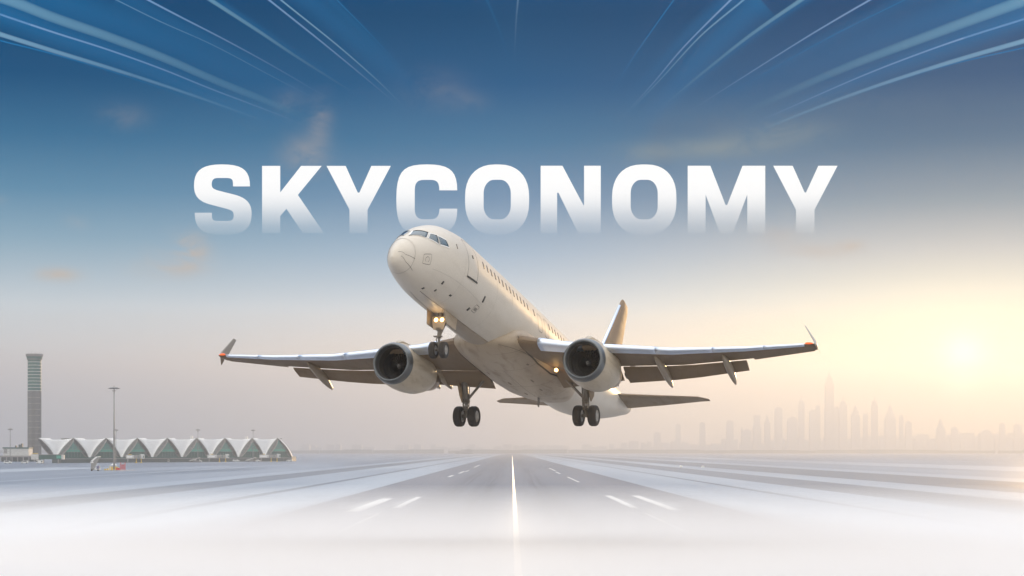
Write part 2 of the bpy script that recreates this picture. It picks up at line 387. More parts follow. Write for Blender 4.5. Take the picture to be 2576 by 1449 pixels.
# radome, doors, seams
bands([[(.52, -110), (.52, -92), (.56, -66), (.64, -38), (.67, -11), (.71, 16), (.71, 39), (.67, 62), (.64, 88), (.64, 100), (.67, 118), (.71, 150), (.68, 180), (.64, 218), (.56, 246), (.52, 250)],
       [(-.15, 40), (.17, 7), (.71, -9)], [(-.07, 3), (.25, -25), (.87, -45)], [(-.15, 140), (.17, 173), (.71, 189)]], .022, 'radome_seam', m_seam, body)
def rrect(s0, s1, d0, d1, r=.12, k=5):
    out = []; dd = r * 28
    for (cs, cd, a0) in ((s1 - r, d1 - dd, 0), (s0 + r, d1 - dd, 90), (s0 + r, d0 + dd, 180), (s1 - r, d0 + dd, 270)):
        for i in range(k + 1):
            a = rad(a0 + 90 * i / k); out.append((cs + r * math.cos(a), cd + dd * math.sin(a)))
    return out + [out[0]]
def sides(sg, pts): return [(s, d if sg > 0 else 180 - d) for s, d in pts]
for sg in (1, -1):
    d = bands([sides(sg, rrect(4.9, 6.05, -13, 47, .14))], .035, 'cabin_door', m_seam, body)
    bands([sides(sg, [(4.86, -13.5), (6.12, -13.5)])], .09, 'door_sill', m_dark, d, .03)
    w = obj('door_window', *patch(sides(sg, [(5.4, 17), (5.52, 17), (5.52, 22), (5.4, 22)]), .012, 2), m_dark, d)
    bands([sides(sg, rrect(15.55, 16.25, -2, 26, .16)), sides(sg, rrect(16.75, 17.4, -2, 28, .16))], .03, 'overwing_exit', m_seam, body)
    bands([sides(sg, rrect(33.0, 33.8, 8, 46, .14))], .03, 'rear_door', m_seam, body)
bands([rrect(1.22, 1.74, -18, 5, .1)], .022, 'access_panel', m_seam, body)
bands([[(1.49 + .13 * math.cos(rad(a)), -7 + 6 * math.sin(rad(a))) for a in range(-60, 241, 30)]], .022, 'access_port', m_seam, body)
ws = [7.01 + i * .575 for i in range(13)] + [15.0] + [17.7 + i * .56 for i in range(9)] + [22.9 + i * .56 for i in range(16)]
for sg in (1, -1):
    for s in ws:
        dz = 21.5
        obj('cabin_window', *patch(sides(sg, [(s - .075, dz - 5.5), (s + .075, dz - 5.5), (s + .075, dz + 5.5), (s - .075, dz + 5.5)]), .008, 2), m_dark, body, True)
bands([[(2.64, -79), (5.75, -77), (9, -75), (12.6, -71)], [(2.64, -101), (5.75, -103), (9, -105), (12.6, -109)]], .03, 'belly_seam', m_seam, body)
m_joint = mat('skin_joint', (.40, .37, .32), .5)
for l in ([(2.0, -24), (4.94, -29), (7.6, -33)], [(4.6, -86), (4.6, -30), (4.6, 10)], [(8.9, -88), (8.9, -30), (8.9, 12)], [(11.2, -30), (11.2, 0), (11.2, 60)], [(14.4, 0), (14.4, 30), (14.4, 70)]): bands([l], .014, 'skin_joint', m_joint, body)
for (s, d, ds, dd) in ((2.49, -69, .06, 3), (3.23, -58, .05, 2.5), (3.23, -40, .06, 3), (3.83, 24, .03, 4), (7.53, -25, .08, 5), (4.49, -51, .1, 1.6), (6.79, -51, .09, 3)):
    obj('sensor_port', *patch([(s - ds, d - dd), (s + ds, d - dd), (s + ds, d + dd), (s - ds, d + dd)], .012, 2), m_dark, body, True)
bands([rrect(7.1, 7.55, -50, -38, .05)], .025, 'service_hatch', m_seam, body)
obj('hatch_opening', *patch([(7.2, -47), (7.48, -47), (7.48, -42), (7.2, -42)], .012, 2), mat('hatch_grey', (.25, .23, .2), .6), body)
obj('belly_shade_patch', *patch([(6.7, -105), (12.5, -109), (12.5, -71), (6.7, -77)], .01, 14), paint_mat('belly_shade_paint', (.27, .215, .155), .5, .3), body, True)  # underside shade put in as a darker patch between the belly seams
# belly antennas
for s in (21.2, 28.6): MB().prism([A(s, -.02, -1.6 if s < 22 else -1.2), A(s + .35, -.02, -1.6 if s < 22 else -1.2), A(s + .42, -.02, -2.62 if s < 22 else -1.95), A(s + .2, -.02, -2.62 if s < 22 else -1.95)], (0, .04, 0)).build('blade_antenna', m_strut, body)

# belly fairing
FB = [(11.2, .5, -1.5, .2), (11.6, 1.25, -1.55, .34), (12.3, 1.75, -1.30, .72), (13.4, 2.02, -1.16, .95), (15, 2.12, -1.12, 1.02), (17, 2.14, -1.12, 1.06), (19, 2.12, -1.14, 1.09), (20.8, 2.02, -1.1, 1.08), (22.2, 1.8, -1.02, 1.02), (23.6, 1.45, -.98, .86), (24.6, 1.0, -1.0, .66), (25.2, .5, -1.1, .4)]
FBn = np.array(FB); ss = np.linspace(11.2, 25.2, 48)
def fair(s, a, off=0.):
    w, zc, h = [np.interp(s, FBn[:, 0], FBn[:, k]) for k in (1, 2, 3)]
    ca, sa = math.cos(a), math.sin(a); e = .82
    return A(s, (w + off) * math.copysign(abs(ca)**e, ca), zc + (h + off) * math.copysign(abs(sa)**e, sa))
v, f = loft([[fair(s, 2 * math.pi * k / 56) for k in range(56)] for s in ss])
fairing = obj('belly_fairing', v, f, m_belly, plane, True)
def fband(line, wd, off=.012):
    P = []; N = []
    for (a, b) in zip(line[:-1], line[1:]):
        for k in range(6): t = k / 6; P.append((a[0] + (b[0] - a[0]) * t, rad(a[1] + (b[1] - a[1]) * t)))
    P.append((line[-1][0], rad(line[-1][1]))); Q = [fair(s, d, off) for s, d in P]; vs = []
    for i, q in enumerate(Q):
        t = (Q[min(i + 1, len(Q) - 1)] - Q[max(i - 1, 0)]).normalized(); n = (fair(P[i][0], P[i][1], .3) - fair(P[i][0], P[i][1])).normalized()
        s = t.cross(n).normalized() * wd / 2; vs += [q + s, q - s]
    return vs, [(2 * i, 2 * i + 1, 2 * i + 3, 2 * i + 2) for i in range(len(Q) - 1)]
b = MB()
for l in ([(12.6, -88), (12.7, -60), (13, -30), (13.4, 0), (13.3, 30)], [(11.6, -40), (13, -33), (15.5, -27)], [(15.4, -100), (15.4, -60), (15.4, -10)], [(18.5, -150), (18.5, -90), (18.5, -30)], [(21, -150), (21, -90), (21, -30)], [(15.4, -90), (21, -90)]): b.add(*fband(l, .02))
b.build('fairing_seam', m_seam, fairing)
for sg in (1, -1):
    b = MB(); b.add(*fband([(s, d if sg > 0 else 180 - d) for s, d in ((12.35, 8), (12.6, -12), (13.6, -26), (15.5, -33), (17.6, -31), (18.8, -20))], .09, .02)); b.build('wing_root_seal', m_dark, fairing)
m_hd = mat('hatch_dark', (.2, .16, .12), .7)
for (s, d, a, c) in ((15.0, -50, .16, 2.5), (17.6, -70, .3, 1.6), (19.4, -72, .3, 1.6), (17.9, -100, .3, 1.8), (20.2, -96, .3, 1.5), (16.2, -118, .25, 2)):
    vs = [fair(s + a * math.cos(k * math.pi / 4), rad(d + c * math.sin(k * math.pi / 4)), .012) for k in range(8)]; obj('drain_hatch', vs, [tuple(range(8))], m_hd, fairing)

# lifting surfaces
def foil(st, y, z, chord, th, tw=0., x0=0., x1=1., infl=0., n=12):
    """closed ring of an airfoil section between chord fractions x0..x1"""
    up = []; lo = []
    for k in range(n + 1):
        q = (1 - math.cos(math.pi * k / n)) / 2; x = x0 + (x1 - x0) * (q if x0 > 0 else q**1.0)
        yt = 5 * th * (.2969 * math.sqrt(max(x, 0)) - .126 * x - .3516 * x * x + .2843 * x**3 - .1036 * x**4)
        cm = .018 * math.sin(math.pi * min(x, 1))
        zz = -x * chord * math.sin(tw)
        up.append(A(st + x * chord, y, z + (cm + yt) * chord + infl + zz)); lo.append(A(st + x * chord, y, z + (cm - yt) * chord - infl + zz))
    return up + lo[::-1]
WG = [(1.2, 12.2, -1.28, 7.3, .13), (2.0, 12.42, -1.33, 6.6, .13), (4.0, 13.0, -1.46, 5.3, .125), (6.0, 13.35, -1.50, 4.4, .12), (9.5, 13.95, -1.58, 3.35, .115), (13.2, 14.3, -1.46, 2.3, .11), (16.75, 14.45, -1.27, 1.25, .10)]
WA = np.array(WG)
def wsec(y):
    return [float(np.interp(y, WA[:, 0], WA[:, k])) for k in range(1, 5)]
def wing_piece(sg, ys, x0, x1, infl=0.):
    rings = []
    for y in ys:
        st_, z, c, th = wsec(y); rings.append(foil(st_, sg * y, z, c, th, 0, x0, x1, infl))
    return loft(rings)
for sg in (1, -1):
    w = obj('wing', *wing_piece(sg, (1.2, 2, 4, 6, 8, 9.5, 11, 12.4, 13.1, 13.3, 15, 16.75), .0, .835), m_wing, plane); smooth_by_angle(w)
    a = obj('aileron', *wing_piece(sg, (13.35, 15, 16.6), .835, .995), m_wing, w); smooth_by_angle(a)
    for (y0, y1) in ((2.75, 5.0), (5.95, 8.7), (8.715, 11.6), (11.615, 14.2), (14.215, 16.25)):
        s_ = obj('slat', *wing_piece(sg, tuple(np.linspace(y0, y1, 9)), .0, .12, .022), m_slat, w, True)
        for vv in s_.data.vertices: vv.co.x += .035
    # root strake between fuselage and slat
    # flaps, drooped and slid back
    for (y0, y1) in ((2.0, 5.9), (6.15, 12.95)):
        rings = []
        for y in np.linspace(y0, y1, 6):
            st_, z, c, th = wsec(y); fc = c * (.24 if y < 6 else .30) + .2
            rings.append(foil(st_ + c * .848, sg * y, z - .085, fc, .13, rad(19)))
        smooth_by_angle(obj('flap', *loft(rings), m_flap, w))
    # flap track fairings
    for (y, L, cf) in ((8.5, 3.9, .24) if sg > 0 else (4.9, 3.2, .45), (12.0 if sg > 0 else 11.4, 3.4, .28)):
        rings = []; st_, z, c, th = wsec(y); st0 = st_ + c * cf
        for k in range(14):
            t = k / 13; r = .235 * (math.sin(math.pi * min(1, (t * .93 + .02)))**.62) + .004
            s2 = st0 + L * t; zz = z - .17 - .06 * t - .50 * t**1.7
            rings.append([A(s2, sg * y + r * .75 * math.cos(2 * math.pi * q / 12), zz + r * 1.25 * math.sin(2 * math.pi * q / 12)) for q in range(12)])
        obj('flap_track_fairing', *loft(rings), m_fairp, w, True)
    # inboard fairing behind the engine
    rings = []
    for k in range(10):
        t = k / 9; r = .26 * (math.sin(math.pi * (t * .9 + .05))**.6); rings.append([A(16.4 + 3.2 * t, sg * 4.6 + r * .8 * math.cos(2 * math.pi * q / 12), -1.5 - .45 * t**1.6 + r * 1.2 * math.sin(2 * math.pi * q / 12)) for q in range(12)])
    obj('flap_track_fairing', *loft(rings), m_fairp, w, True)
    # winglet
    st_, z, c, th = wsec(16.75); rings = []
    for k in range(8):
        t = k / 7; ch = .92 * (1.0 - .6 * t); y = 16.75 + .10 * math.sin(min(1, t * 4) * math.pi / 2) - .68 * t; zz = z + .02 + 1.08 * t
        ring = foil(st_ + .12 + .32 * t, 0, 0, ch, .19)
        rings.append([Vector((q.x, sg * (y + q.z * .8), zz + q.z * .25)) for q in ring])
    smooth_by_angle(obj('winglet', *loft(rings), mat('winglet_grey', (.42, .42, .41), .5), w))
    rings = []
    for k in range(4):
        t = k / 3; ring = foil(st_ + .3 + .5 * t, 0, 0, .6 * (.9 - .75 * t), .06); rings.append([Vector((q.x, sg * (16.8 + .18 * t + q.z), z - .02 - .30 * t)) for q in ring])
    smooth_by_angle(obj('wingtip_fence', *loft(rings), m_fairp, w))
    b = MB(); b.lathe([(-.13, .001), (-.1, .035), (0, .055), (.12, .055), (.24, .03), (.28, .001)], A(st_ - .06 + .02, sg * 16.42, z + .03), (-0.06, sg * 1, 0), 12)
    b.build('navigation_light', m_red, w, True)
    # root landing lamp
    if sg < 0: continue
    lm = MB(); lm.lathe([(0, .001), (.02, .07), (.07, .1), (.14, .1)], A(16.9, sg * 2.42, -1.72), (-1, 0, 0), 16); lm = lm.build('landing_lamp', m_lamp, w, True)
    lp = bpy.data.lights.new('landing_lamp_light', 'POINT'); lp.energy = 6; lp.color = (1, .62, .22); lp.shadow_soft_size = .1
    lo = bpy.data.objects.new('landing_lamp_light', lp); COL.objects.link(lo); lo.parent = w; lo.location = A(16.5, sg * 2.5, -1.95)

# tailplane and fin
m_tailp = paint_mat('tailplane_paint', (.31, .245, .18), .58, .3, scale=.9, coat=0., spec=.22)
for sg in (1, -1):
    rings = []
    for (y, s0, z, c) in ((.3, 32.8, 1.10, 4.0), (1.0, 33.0, 1.06, 3.7), (3.6, 32.95, .93, 2.55), (6.35, 32.85, .80, 1.25), (6.95, 33.35, .78, .55)): rings.append(foil(s0, sg * y, z, c, .09))
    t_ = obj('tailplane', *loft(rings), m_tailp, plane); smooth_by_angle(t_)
rings = []
for (z, s0, c) in ((1.6, 30.2, 6.4), (2.2, 30.9, 5.7), (4.6, 33.2, 3.9), (7.9, 36.2, 2.0), (8.28, 36.5, 1.65), (8.44, 36.75, .75)):
    ring = foil(s0, 0, 0, c, .11); rings.append([Vector((q.x, q.z, z)) for q in ring])
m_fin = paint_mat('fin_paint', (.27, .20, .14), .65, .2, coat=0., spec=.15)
fin = smooth_by_angle(obj('tail_fin', *loft(rings), m_fin, plane))
rings = []
for (z, s0, c) in ((1.6, 30.16, .7), (2.2, 30.86, .62), (4.6, 33.16, .42), (7.9, 36.16, .26)):
    ring = [Vector((-(s0 + c * (.5 - .5 * math.cos(a))), math.sin(a) * .035 * (1 + c * 5), z)) for a in [2 * math.pi * k / 12 for k in range(12)]]; rings.append(ring)
obj('fin_leading_edge', *loft(rings), m_slat, fin, True)
MB().lathe([(0, .17), (.16, .14), (.17, .09), (-.1, .08)], A(39.1, 0, 1.62), (-1, 0, .12), 16).build('tail_exhaust', m_hot, body, True)

# engines
for sg in (1, -1):
    o0 = A(12.45, sg * 5.3, -2.40); dv = (A(17, sg * 5.25, -2.0) - A(12.45, sg * 5.3, -2.40)).normalized()
    cw = MB().lathe([(.42, 1.125), (.9, 1.205), (1.6, 1.26), (2.4, 1.26), (3.2, 1.19), (3.9, 1.02), (4.35, .88), (4.36, .84), (4.2, .82), (2.8, .9)], o0, dv, 56).build('engine_cowl', m_cowl, plane, True); smooth_by_angle(cw)
    MB().lathe([(.43, 1.130), (.25, 1.105), (.1, 1.055), (.02, 1.0), (0, .965), (.03, .925), (.12, .89), (.3, .872), (.45, .87)], o0, dv, 56).build('inlet_lip', m_lip, cw, True)
    MB().lathe([(.45, .868), (.9, .885), (1.4, .90), (1.42, .0)], o0, dv, 48).build('inlet_duct', m_duct, cw, True)
    MB().lathe([(.449, .872), (.452, .86)], o0, dv, 48).build('inlet_seam', m_seam, cw)
    sp = MB().lathe([(.98, .001), (1.0, .03), (1.08, .09), (1.2, .14), (1.3, .16)], o0, dv, 24).build('spinner', m_spin, cw, True)
    a = dv.cross(Vector((0, 0, 1))).normalized(); c_ = a.cross(dv).normalized(); b = MB()
    for k in range(24):
        th = 2 * math.pi * k / 24
        def pp(r, t, h): return o0 + dv * h + (a * math.cos(t) + c_ * math.sin(t)) * r
        vs = []; n = 5
        for i in range(n):
            r = .15 + (.885 - .15) * i / (n - 1); tw = .10 + .08 * i / (n - 1)
            vs += [pp(r, th - tw + .1 * i / n, 1.08), pp(r, th + tw + .1 * i / n, 1.30 - .12 * i / n), pp(r, th + tw + .1 * i / n, 1.32 - .12 * i / n), pp(r, th - tw + .1 * i / n, 1.10)]
        fs = []
        for i in range(n - 1):
            for q in range(4): fs.append((4 * i + q, 4 * i + (q + 1) % 4, 4 * i + 4 + (q + 1) % 4, 4 * i + 4 + q))
        b.add(vs, fs)
    b.build('fan', m_blade, cw)
    mk = MB(); pts = [o0 + dv * .95 + (a * math.cos(t) + c_ * math.sin(t)) * (.035 + .006 * t) + dv * (.06 + .01 * t) for t in np.linspace(0, 5.2, 14)]
    mk.tube(pts, .012, 6); mk.build('spinner_swirl', m_paint, sp)
    MB().lathe([(3.6, .78), (4.5, .76), (5.1, .70), (5.5, .62), (5.49, .57), (4.6, .6)], o0, dv, 36).build('exhaust_nozzle', m_hot, cw, True)
    MB().lathe([(4.6, .3), (5.3, .24), (5.9, .02), (5.92, .001)], o0, dv, 24).build('exhaust_cone', m_hot, cw, True)
    # strake on the cowl and the pylon
    rings = []
    for (s, z0, z1, wd) in ((12.9, -1.26, -1.2, .03), (13.4, -1.3, -.93, .2), (14.4, -1.5, -.86, .24), (16.2, -1.75, -.95, .24), (18.2, -1.7, -1.15, .18), (19.0, -1.45, -1.3, .04)):
        y = sg * 5.3; rings.append([A(s, y - wd, z0), A(s, y - wd, z1 - .06), A(s, y - wd * .5, z1), A(s, y + wd * .5, z1), A(s, y + wd, z1 - .06), A(s, y + wd, z0)])
    smooth_by_angle(obj('pylon', *loft(rings), m_cowl, cw), 40)
    b = MB(); sp0 = o0 + dv * 1.1 + (a * math.cos(2.2 * sg + (0 if sg > 0 else math.pi)) * 0)
    ang = rad(38); q0 = a * (-sg) * math.cos(ang) + c_ * math.sin(ang)
    b.prism([o0 + dv * 1.2 + q0 * 1.24, o0 + dv * 2.4 + q0 * 1.26, o0 + dv * 2.4 + q0 * 1.52, o0 + dv * 1.9 + q0 * 1.5], dv.cross(q0) * .03); b.build('nacelle_strake', m_cowl, cw)
    # inboard flap mechanism seen behind the nacelle
    b = MB()
    for k, (s, y, z) in enumerate(((17.6, 5.0, -1.75), (18.0, 5.6, -1.8), (18.3, 6.1, -1.7), (17.8, 6.5, -1.55), (18.6, 5.3, -1.9))):
        b.lathe([(-.5, .03), (-.2, .18), (.1, .2), (.45, .1), (.7, .01)], A(s, sg * y, z), (-1, 0, -.25), 10)
    b.build('flap_mechanism', m_strut, w if False else plane, True)

# wheels and gear
def wheel(c, r, wd, parent, ax=(0, 1, 0)):
    c = Vector(c); ax = Vector(ax).normalized(); h = wd / 2
    ty = MB().lathe([(-h * .75, r * .55), (-h, r * .62), (-h * 1.02, r * .80), (-h * .86, r * .93), (-h * .55, r * .995), (-h * .5, r * .975), (-h * .44, r), (-h * .06, r * 1.005), (0, r * .985), (h * .06, r * 1.005), (h * .44, r), (h * .5, r * .975), (h * .55, r * .995), (h * .86, r * .93), (h * 1.02, r * .80), (h, r * .62), (h * .75, r * .55)], c, ax, 36).build('wheel', m_tyre, parent, True)
    b = MB()
    for s in (1, -1): b.lathe([(s * h * .78, r * .56), (s * h * .86, r * .53), (s * h * .62, r * .47), (s * h * .55, r * .26), (s * h * .8, r * .22), (s * h * .86, r * .12), (s * h * .88, .001)], c, ax, 24)
    b.build('rim', m_rim, ty, True)
    return ty
ng = MB()
ng.tube([A(6.0, 0, -1.5), A(6.02, 0, -2.55)], .13, 14).tube([A(6.02, 0, -2.5), A(6.05, 0, -3.05)], .10, 12).tube([A(6.05, 0, -3.0), A(6.12, 0, -3.62)], .065, 10)
ng.tube([A(6.12, -.32, -3.62), A(6.12, .32, -3.62)], .06, 8).tube([A(7.0, 0, -1.7), A(6.1, 0, -2.9)], .06, 8)
ng.tube([A(5.9, 0, -2.9), A(5.72, 0, -3.2), A(6.02, 0, -3.5)], .03, 6).box(A(6.02, 0, -2.62), (.34, .26, .12)).box(A(5.9, .0, -3.0), (.16, .42, .05)).tube([A(5.95, .16, -2.3), A(5.95, .12, -3.0)], .03, 6)
ngo = ng.build('nose_gear_strut', m_strut, plane); smooth_by_angle(ngo)
for y in (-.27, .27): wheel(A(6.12, y, -3.62), .41, .30, ngo)
for sg in (1, -1):
    MB().prism([A(5.3, sg * .42, -1.78), A(7.1, sg * .42, -1.78), A(6.8, sg * .50, -2.42), A(5.6, sg * .50, -2.45)], (0, sg * .03, 0)).build('nose_gear_door', m_belly, ngo)
    MB().lathe([(0, .001), (.015, .07), (.05, .105), (.12, .11), (.13, .08)], A(5.80, sg * .155, -2.17), (-1, 0, 0), 16).build('taxi_lamp', m_lamp, ngo, True)
MB().box(A(5.95, 0, -2.17), (.14, .62, .26)).build('lamp_bracket', m_strut, ngo, bevel=.02)
MB().prism([A(5.85, -.42, -2.0), A(5.85, .42, -2.0), A(5.85, .26, -2.66), A(5.85, -.26, -2.66)], A(.04, 0, 0) - A(0, 0, 0)).build('gear_leg_door', m_belly, ngo)
for s_, y, e in ((5.3, 0, 4),):
    lp = bpy.data.lights.new('taxi_lamp_light', 'POINT'); lp.energy = e; lp.color = (1, .62, .24); lp.shadow_soft_size = .1
    lo = bpy.data.objects.new('taxi_lamp_light', lp); COL.objects.link(lo); lo.parent = ngo; lo.location = A(s_, y, -2.2)
for sg in (1, -1):
    y = sg * 3.5; b = MB()
    b.tube([A(18.6, y * 1.02, -1.3), A(19.2, y, -2.75)], [.20, .17], 16).tube([A(19.2, y, -2.7), A(19.45, y, -3.66)], .10, 12)
    b.tube([A(19.45, y - .42, -3.66), A(19.45, y + .42, -3.66)], .09, 10)
    b.tube([A(18.7, y - sg * 1.5, -1.35), A(19.2, y - sg * .1, -2.75)], .075, 8).tube([A(18.95, y - sg * 1.45, -1.3), A(19.1, y - sg * .75, -1.95)], .05, 8)
    b.tube([A(18.98, y, -2.5), A(18.82, y, -3.15), A(19.3, y, -3.5)], .045, 8).box(A(19.2, y, -2.86), (.3, .34, .2)).box(A(19.4, y, -3.3), (.22, .5, .1))
    b.tube([A(19.0, y + .2, -2.0), A(19.3, y + .18, -3.4)], .03, 6).tube([A(18.9, y - .2, -1.8), A(19.3, y - .18, -3.3)], .025, 6)
    g = b.build('main_gear_strut', m_strut, plane); smooth_by_angle(g)
    for dy in (-.43, .43): wheel(A(19.48, y + dy, -3.66), .575, .46, g)
    MB().prism([A(18.0, y + sg * .32, -1.35), A(19.5, y + sg * .32, -1.4), A(19.65, y + sg * .28, -2.5), A(19.3, y + sg * .25, -2.9), A(18.9, y + sg * .26, -2.6)], (0, sg * .05, 0)).build('main_gear_door', m_flap, g)
    MB().lathe([(-.1, .06), (.1, .06)], A(19.15, y + .1, -3.12), (0, 1, 0), 10).build('brake_fitting', m_rim, g)

# ---------------------------------------------------------------- giant letters hanging in the sky behind the jet
m_let = bpy.data.materials.new('self_glow_letter'); m_let.use_nodes = True; t = NT(m_let.node_tree)  # letters are no lamps; emission added to hold them pure white
for n in list(t.n): t.n.remove(n)
sz = t.n.new('ShaderNodeSeparateXYZ'); t.l.new(t.n.new('ShaderNodeTexCoord').outputs['Object'], sz.inputs[0])
LD = 260.; u_ = LD / F                                   # letters stand 260 m ahead; their height 10 m
al = t.ramp(t.m('DIVIDE', sz.outputs[2], 172 * u_, clamp=True), [(0, (.03,) * 3), (.12, (.10,) * 3), (.3, (.30,) * 3), (.45, (.54,) * 3), (.6, (.79,) * 3), (.78, (.96,) * 3), (.9, (1, 1, 1))])
em = t.n.new('ShaderNodeEmission'); em.inputs[0].default_value = (1, 1, 1, 1); em.inputs[1].default_value = 1.0
tr = t.n.new('ShaderNodeBsdfTransparent'); mx = t.n.new('ShaderNodeMixShader'); t.l.new(al, mx.inputs[0]); t.l.new(tr.outputs[0], mx.inputs[1]); t.l.new(em.outputs[0], mx.inputs[2])
t.l.new(mx.outputs[0], t.n.new('ShaderNodeOutputMaterial').inputs[0])
def bez(p, n=9):
    """path: points, or ('c', c1, c2, end) cubic pieces"""
    out = []
    for q in p:
        if q[0] == 'c':
            a = out[-1]; _, b, c, d = q
            for k in range(1, n + 1):
                s = k / n; out.append(tuple((1 - s)**3 * a[i] + 3 * (1 - s)**2 * s * b[i] + 3 * (1 - s) * s * s * c[i] + s**3 * d[i] for i in (0, 1)))
        else: out.append(q)
    return out
def roundbox(x0, x1, y0, y1, kx, ky, cx=.55):
    """closed outline with big soft corners; kx, ky corner extents"""
    return bez([(x0 + kx, y0), (x1 - kx, y0), ('c', (x1 - kx * (1 - cx), y0), (x1, y0 + ky * (1 - cx)), (x1, y0 + ky)), (x1, y1 - ky), ('c', (x1, y1 - ky * (1 - cx)), (x1 - kx * (1 - cx), y1), (x1 - kx, y1)),
                (x0 + kx, y1), ('c', (x0 + kx * (1 - cx), y1), (x0, y1 - ky * (1 - cx)), (x0, y1 - ky)), (x0, y0 + ky), ('c', (x0, y0 + ky * (1 - cx)), (x0 + kx * (1 - cx), y0), (x0 + kx, y0))])[:-1]
c3 = lambda P: [(440.2 + x * .3418, 377.3 + y * .3418) for x, y in P]
c4 = lambda P: [(1257.8 + x * .354, 377.3 + y * .354) for x, y in P]
S_ = bez([(550, 266), (427, 266), (427, 250), ('c', (427, 214), (415, 204), (375, 204)), (315, 204), ('c', (282, 204), (268, 218), (268, 250)), ('c', (268, 280), (284, 288), (320, 299)), (450, 332),
          ('c', (535, 358), (562, 398), (562, 470)), ('c', (562, 580), (505, 622), (350, 622)), ('c', (200, 622), (145, 582), (145, 462)), (270, 462), (270, 485), ('c', (270, 512), (284, 522), (312, 522)),
          (390, 522), ('c', (420, 522), (432, 510), (432, 480)), ('c', (432, 455), (420, 444), (385, 433)), (245, 396), ('c', (165, 372), (140, 330), (140, 262)), ('c', (140, 148), (200, 106), (345, 106)), ('c', (500, 106), (550, 148), (550, 266))])
C_ = bez([(2077, 295), (1945, 295), (1945, 285), ('c', (1943, 235), (1925, 218), (1880, 218)), (1830, 218), ('c', (1780, 218), (1764, 245), (1764, 295)), (1764, 432), ('c', (1764, 485), (1785, 510), (1830, 510)),
          (1880, 510), ('c', (1925, 510), (1945, 490), (1947, 432)), (2077, 432), ('c', (2077, 575), (2020, 622), (1855, 622)), ('c', (1680, 622), (1629, 575), (1629, 365)), ('c', (1629, 150), (1680, 106), (1855, 106)), ('c', (2020, 106), (2077, 150), (2077, 295))])
K_ = [(641, 117), (773, 117), (773, 314), (928, 117), (1077, 117), (903, 329), (1095, 610), (940, 610), (819, 431), (773, 484), (773, 610), (641, 610)]
Y1 = [(1115, 117), (1256, 117), (1345, 314), (1357, 314), (1445, 117), (1587, 117), (1416, 438), (1416, 610), (1284, 610), (1284, 438)]
N_ = [(289, 112), (444, 112), (593, 393), (598, 393), (598, 112), (716, 112), (716, 589), (556, 589), (416, 302), (406, 302), (406, 589), (289, 589)]
M_l = [(1335, 112), (1495, 112), (1603, 391), (1615, 391), (1724, 112), (1885, 112), (1885, 589), (1759, 589), (1759, 312), (1655, 589), (1565, 589), (1461, 312), (1461, 589), (1335, 589)]
Y2 = [(1944, 112), (2080, 112), (2165, 302), (2176, 302), (2263, 112), (2399, 112), (2235, 424), (2235, 589), (2106, 589), (2106, 424)]
def letter(outline, hole, label):
    o_ = [at(x, y, LD) for x, y in outline]; h_ = [at(x, y, LD) for x, y in hole] if hole else []
    x0 = (min(q.x for q in o_) + max(q.x for q in o_)) / 2; org = Vector((x0, LD, H + (HZ - 588) * u_))
    bm = bmesh.new(); ed = []
    for ring in ([o_, h_] if h_ else [o_]):
        vs = [bm.verts.new(q - org) for q in ring]; ed += [bm.edges.new((vs[i], vs[(i + 1) % len(vs)])) for i in range(len(vs))]
    bmesh.ops.triangle_fill(bm, use_beauty=True, use_dissolve=False, edges=ed)
    r = bmesh.ops.extrude_face_region(bm, geom=list(bm.faces)); bmesh.ops.translate(bm, vec=(0, .25, 0), verts=[g for g in r['geom'] if isinstance(g, bmesh.types.BMVert)])
    # keep the rear face off: it would double the see-through fade
    bmesh.ops.recalc_face_normals(bm, faces=bm.faces)
    me = bpy.data.meshes.new('letter'); bm.to_mesh(me); bm.free(); me.materials.append(m_let)
    o = bpy.data.objects.new('letter', me); COL.objects.link(o); o.location = org
    tag(o, label, 'letter', 'white letters of the word across the sky')
O_hole = lambda x0, x1: roundbox(x0, x1, 451.6, 551.8, 26, 34)
O_out = lambda x0, x1: roundbox(x0, x1, 413.7, 589.8, 74, 80, .62)
letter(c3(S_), None, 'white letter S, leftmost letter of the word in the sky')
letter(c3(K_), None, 'white letter K between the S and a Y in the sky')
letter(c3(Y1), None, 'white letter Y between the K and the C in the sky')
letter(c3(C_), None, 'white letter C partly behind the nose of the jet')
letter(O_out(1170, 1331), O_hole(1216.5, 1285), 'white letter O between the C and the N, right above the jet')
letter(c4(N_), None, 'white letter N between the two letters O in the sky')
letter(O_out(1540, 1701.5), O_hole(1586.5, 1655), 'white letter O between the N and the M in the sky')
letter(c4(M_l), None, 'white letter M, second from the right in the sky')
letter(c4(Y2), None, 'white letter Y, rightmost letter of the word in the sky')

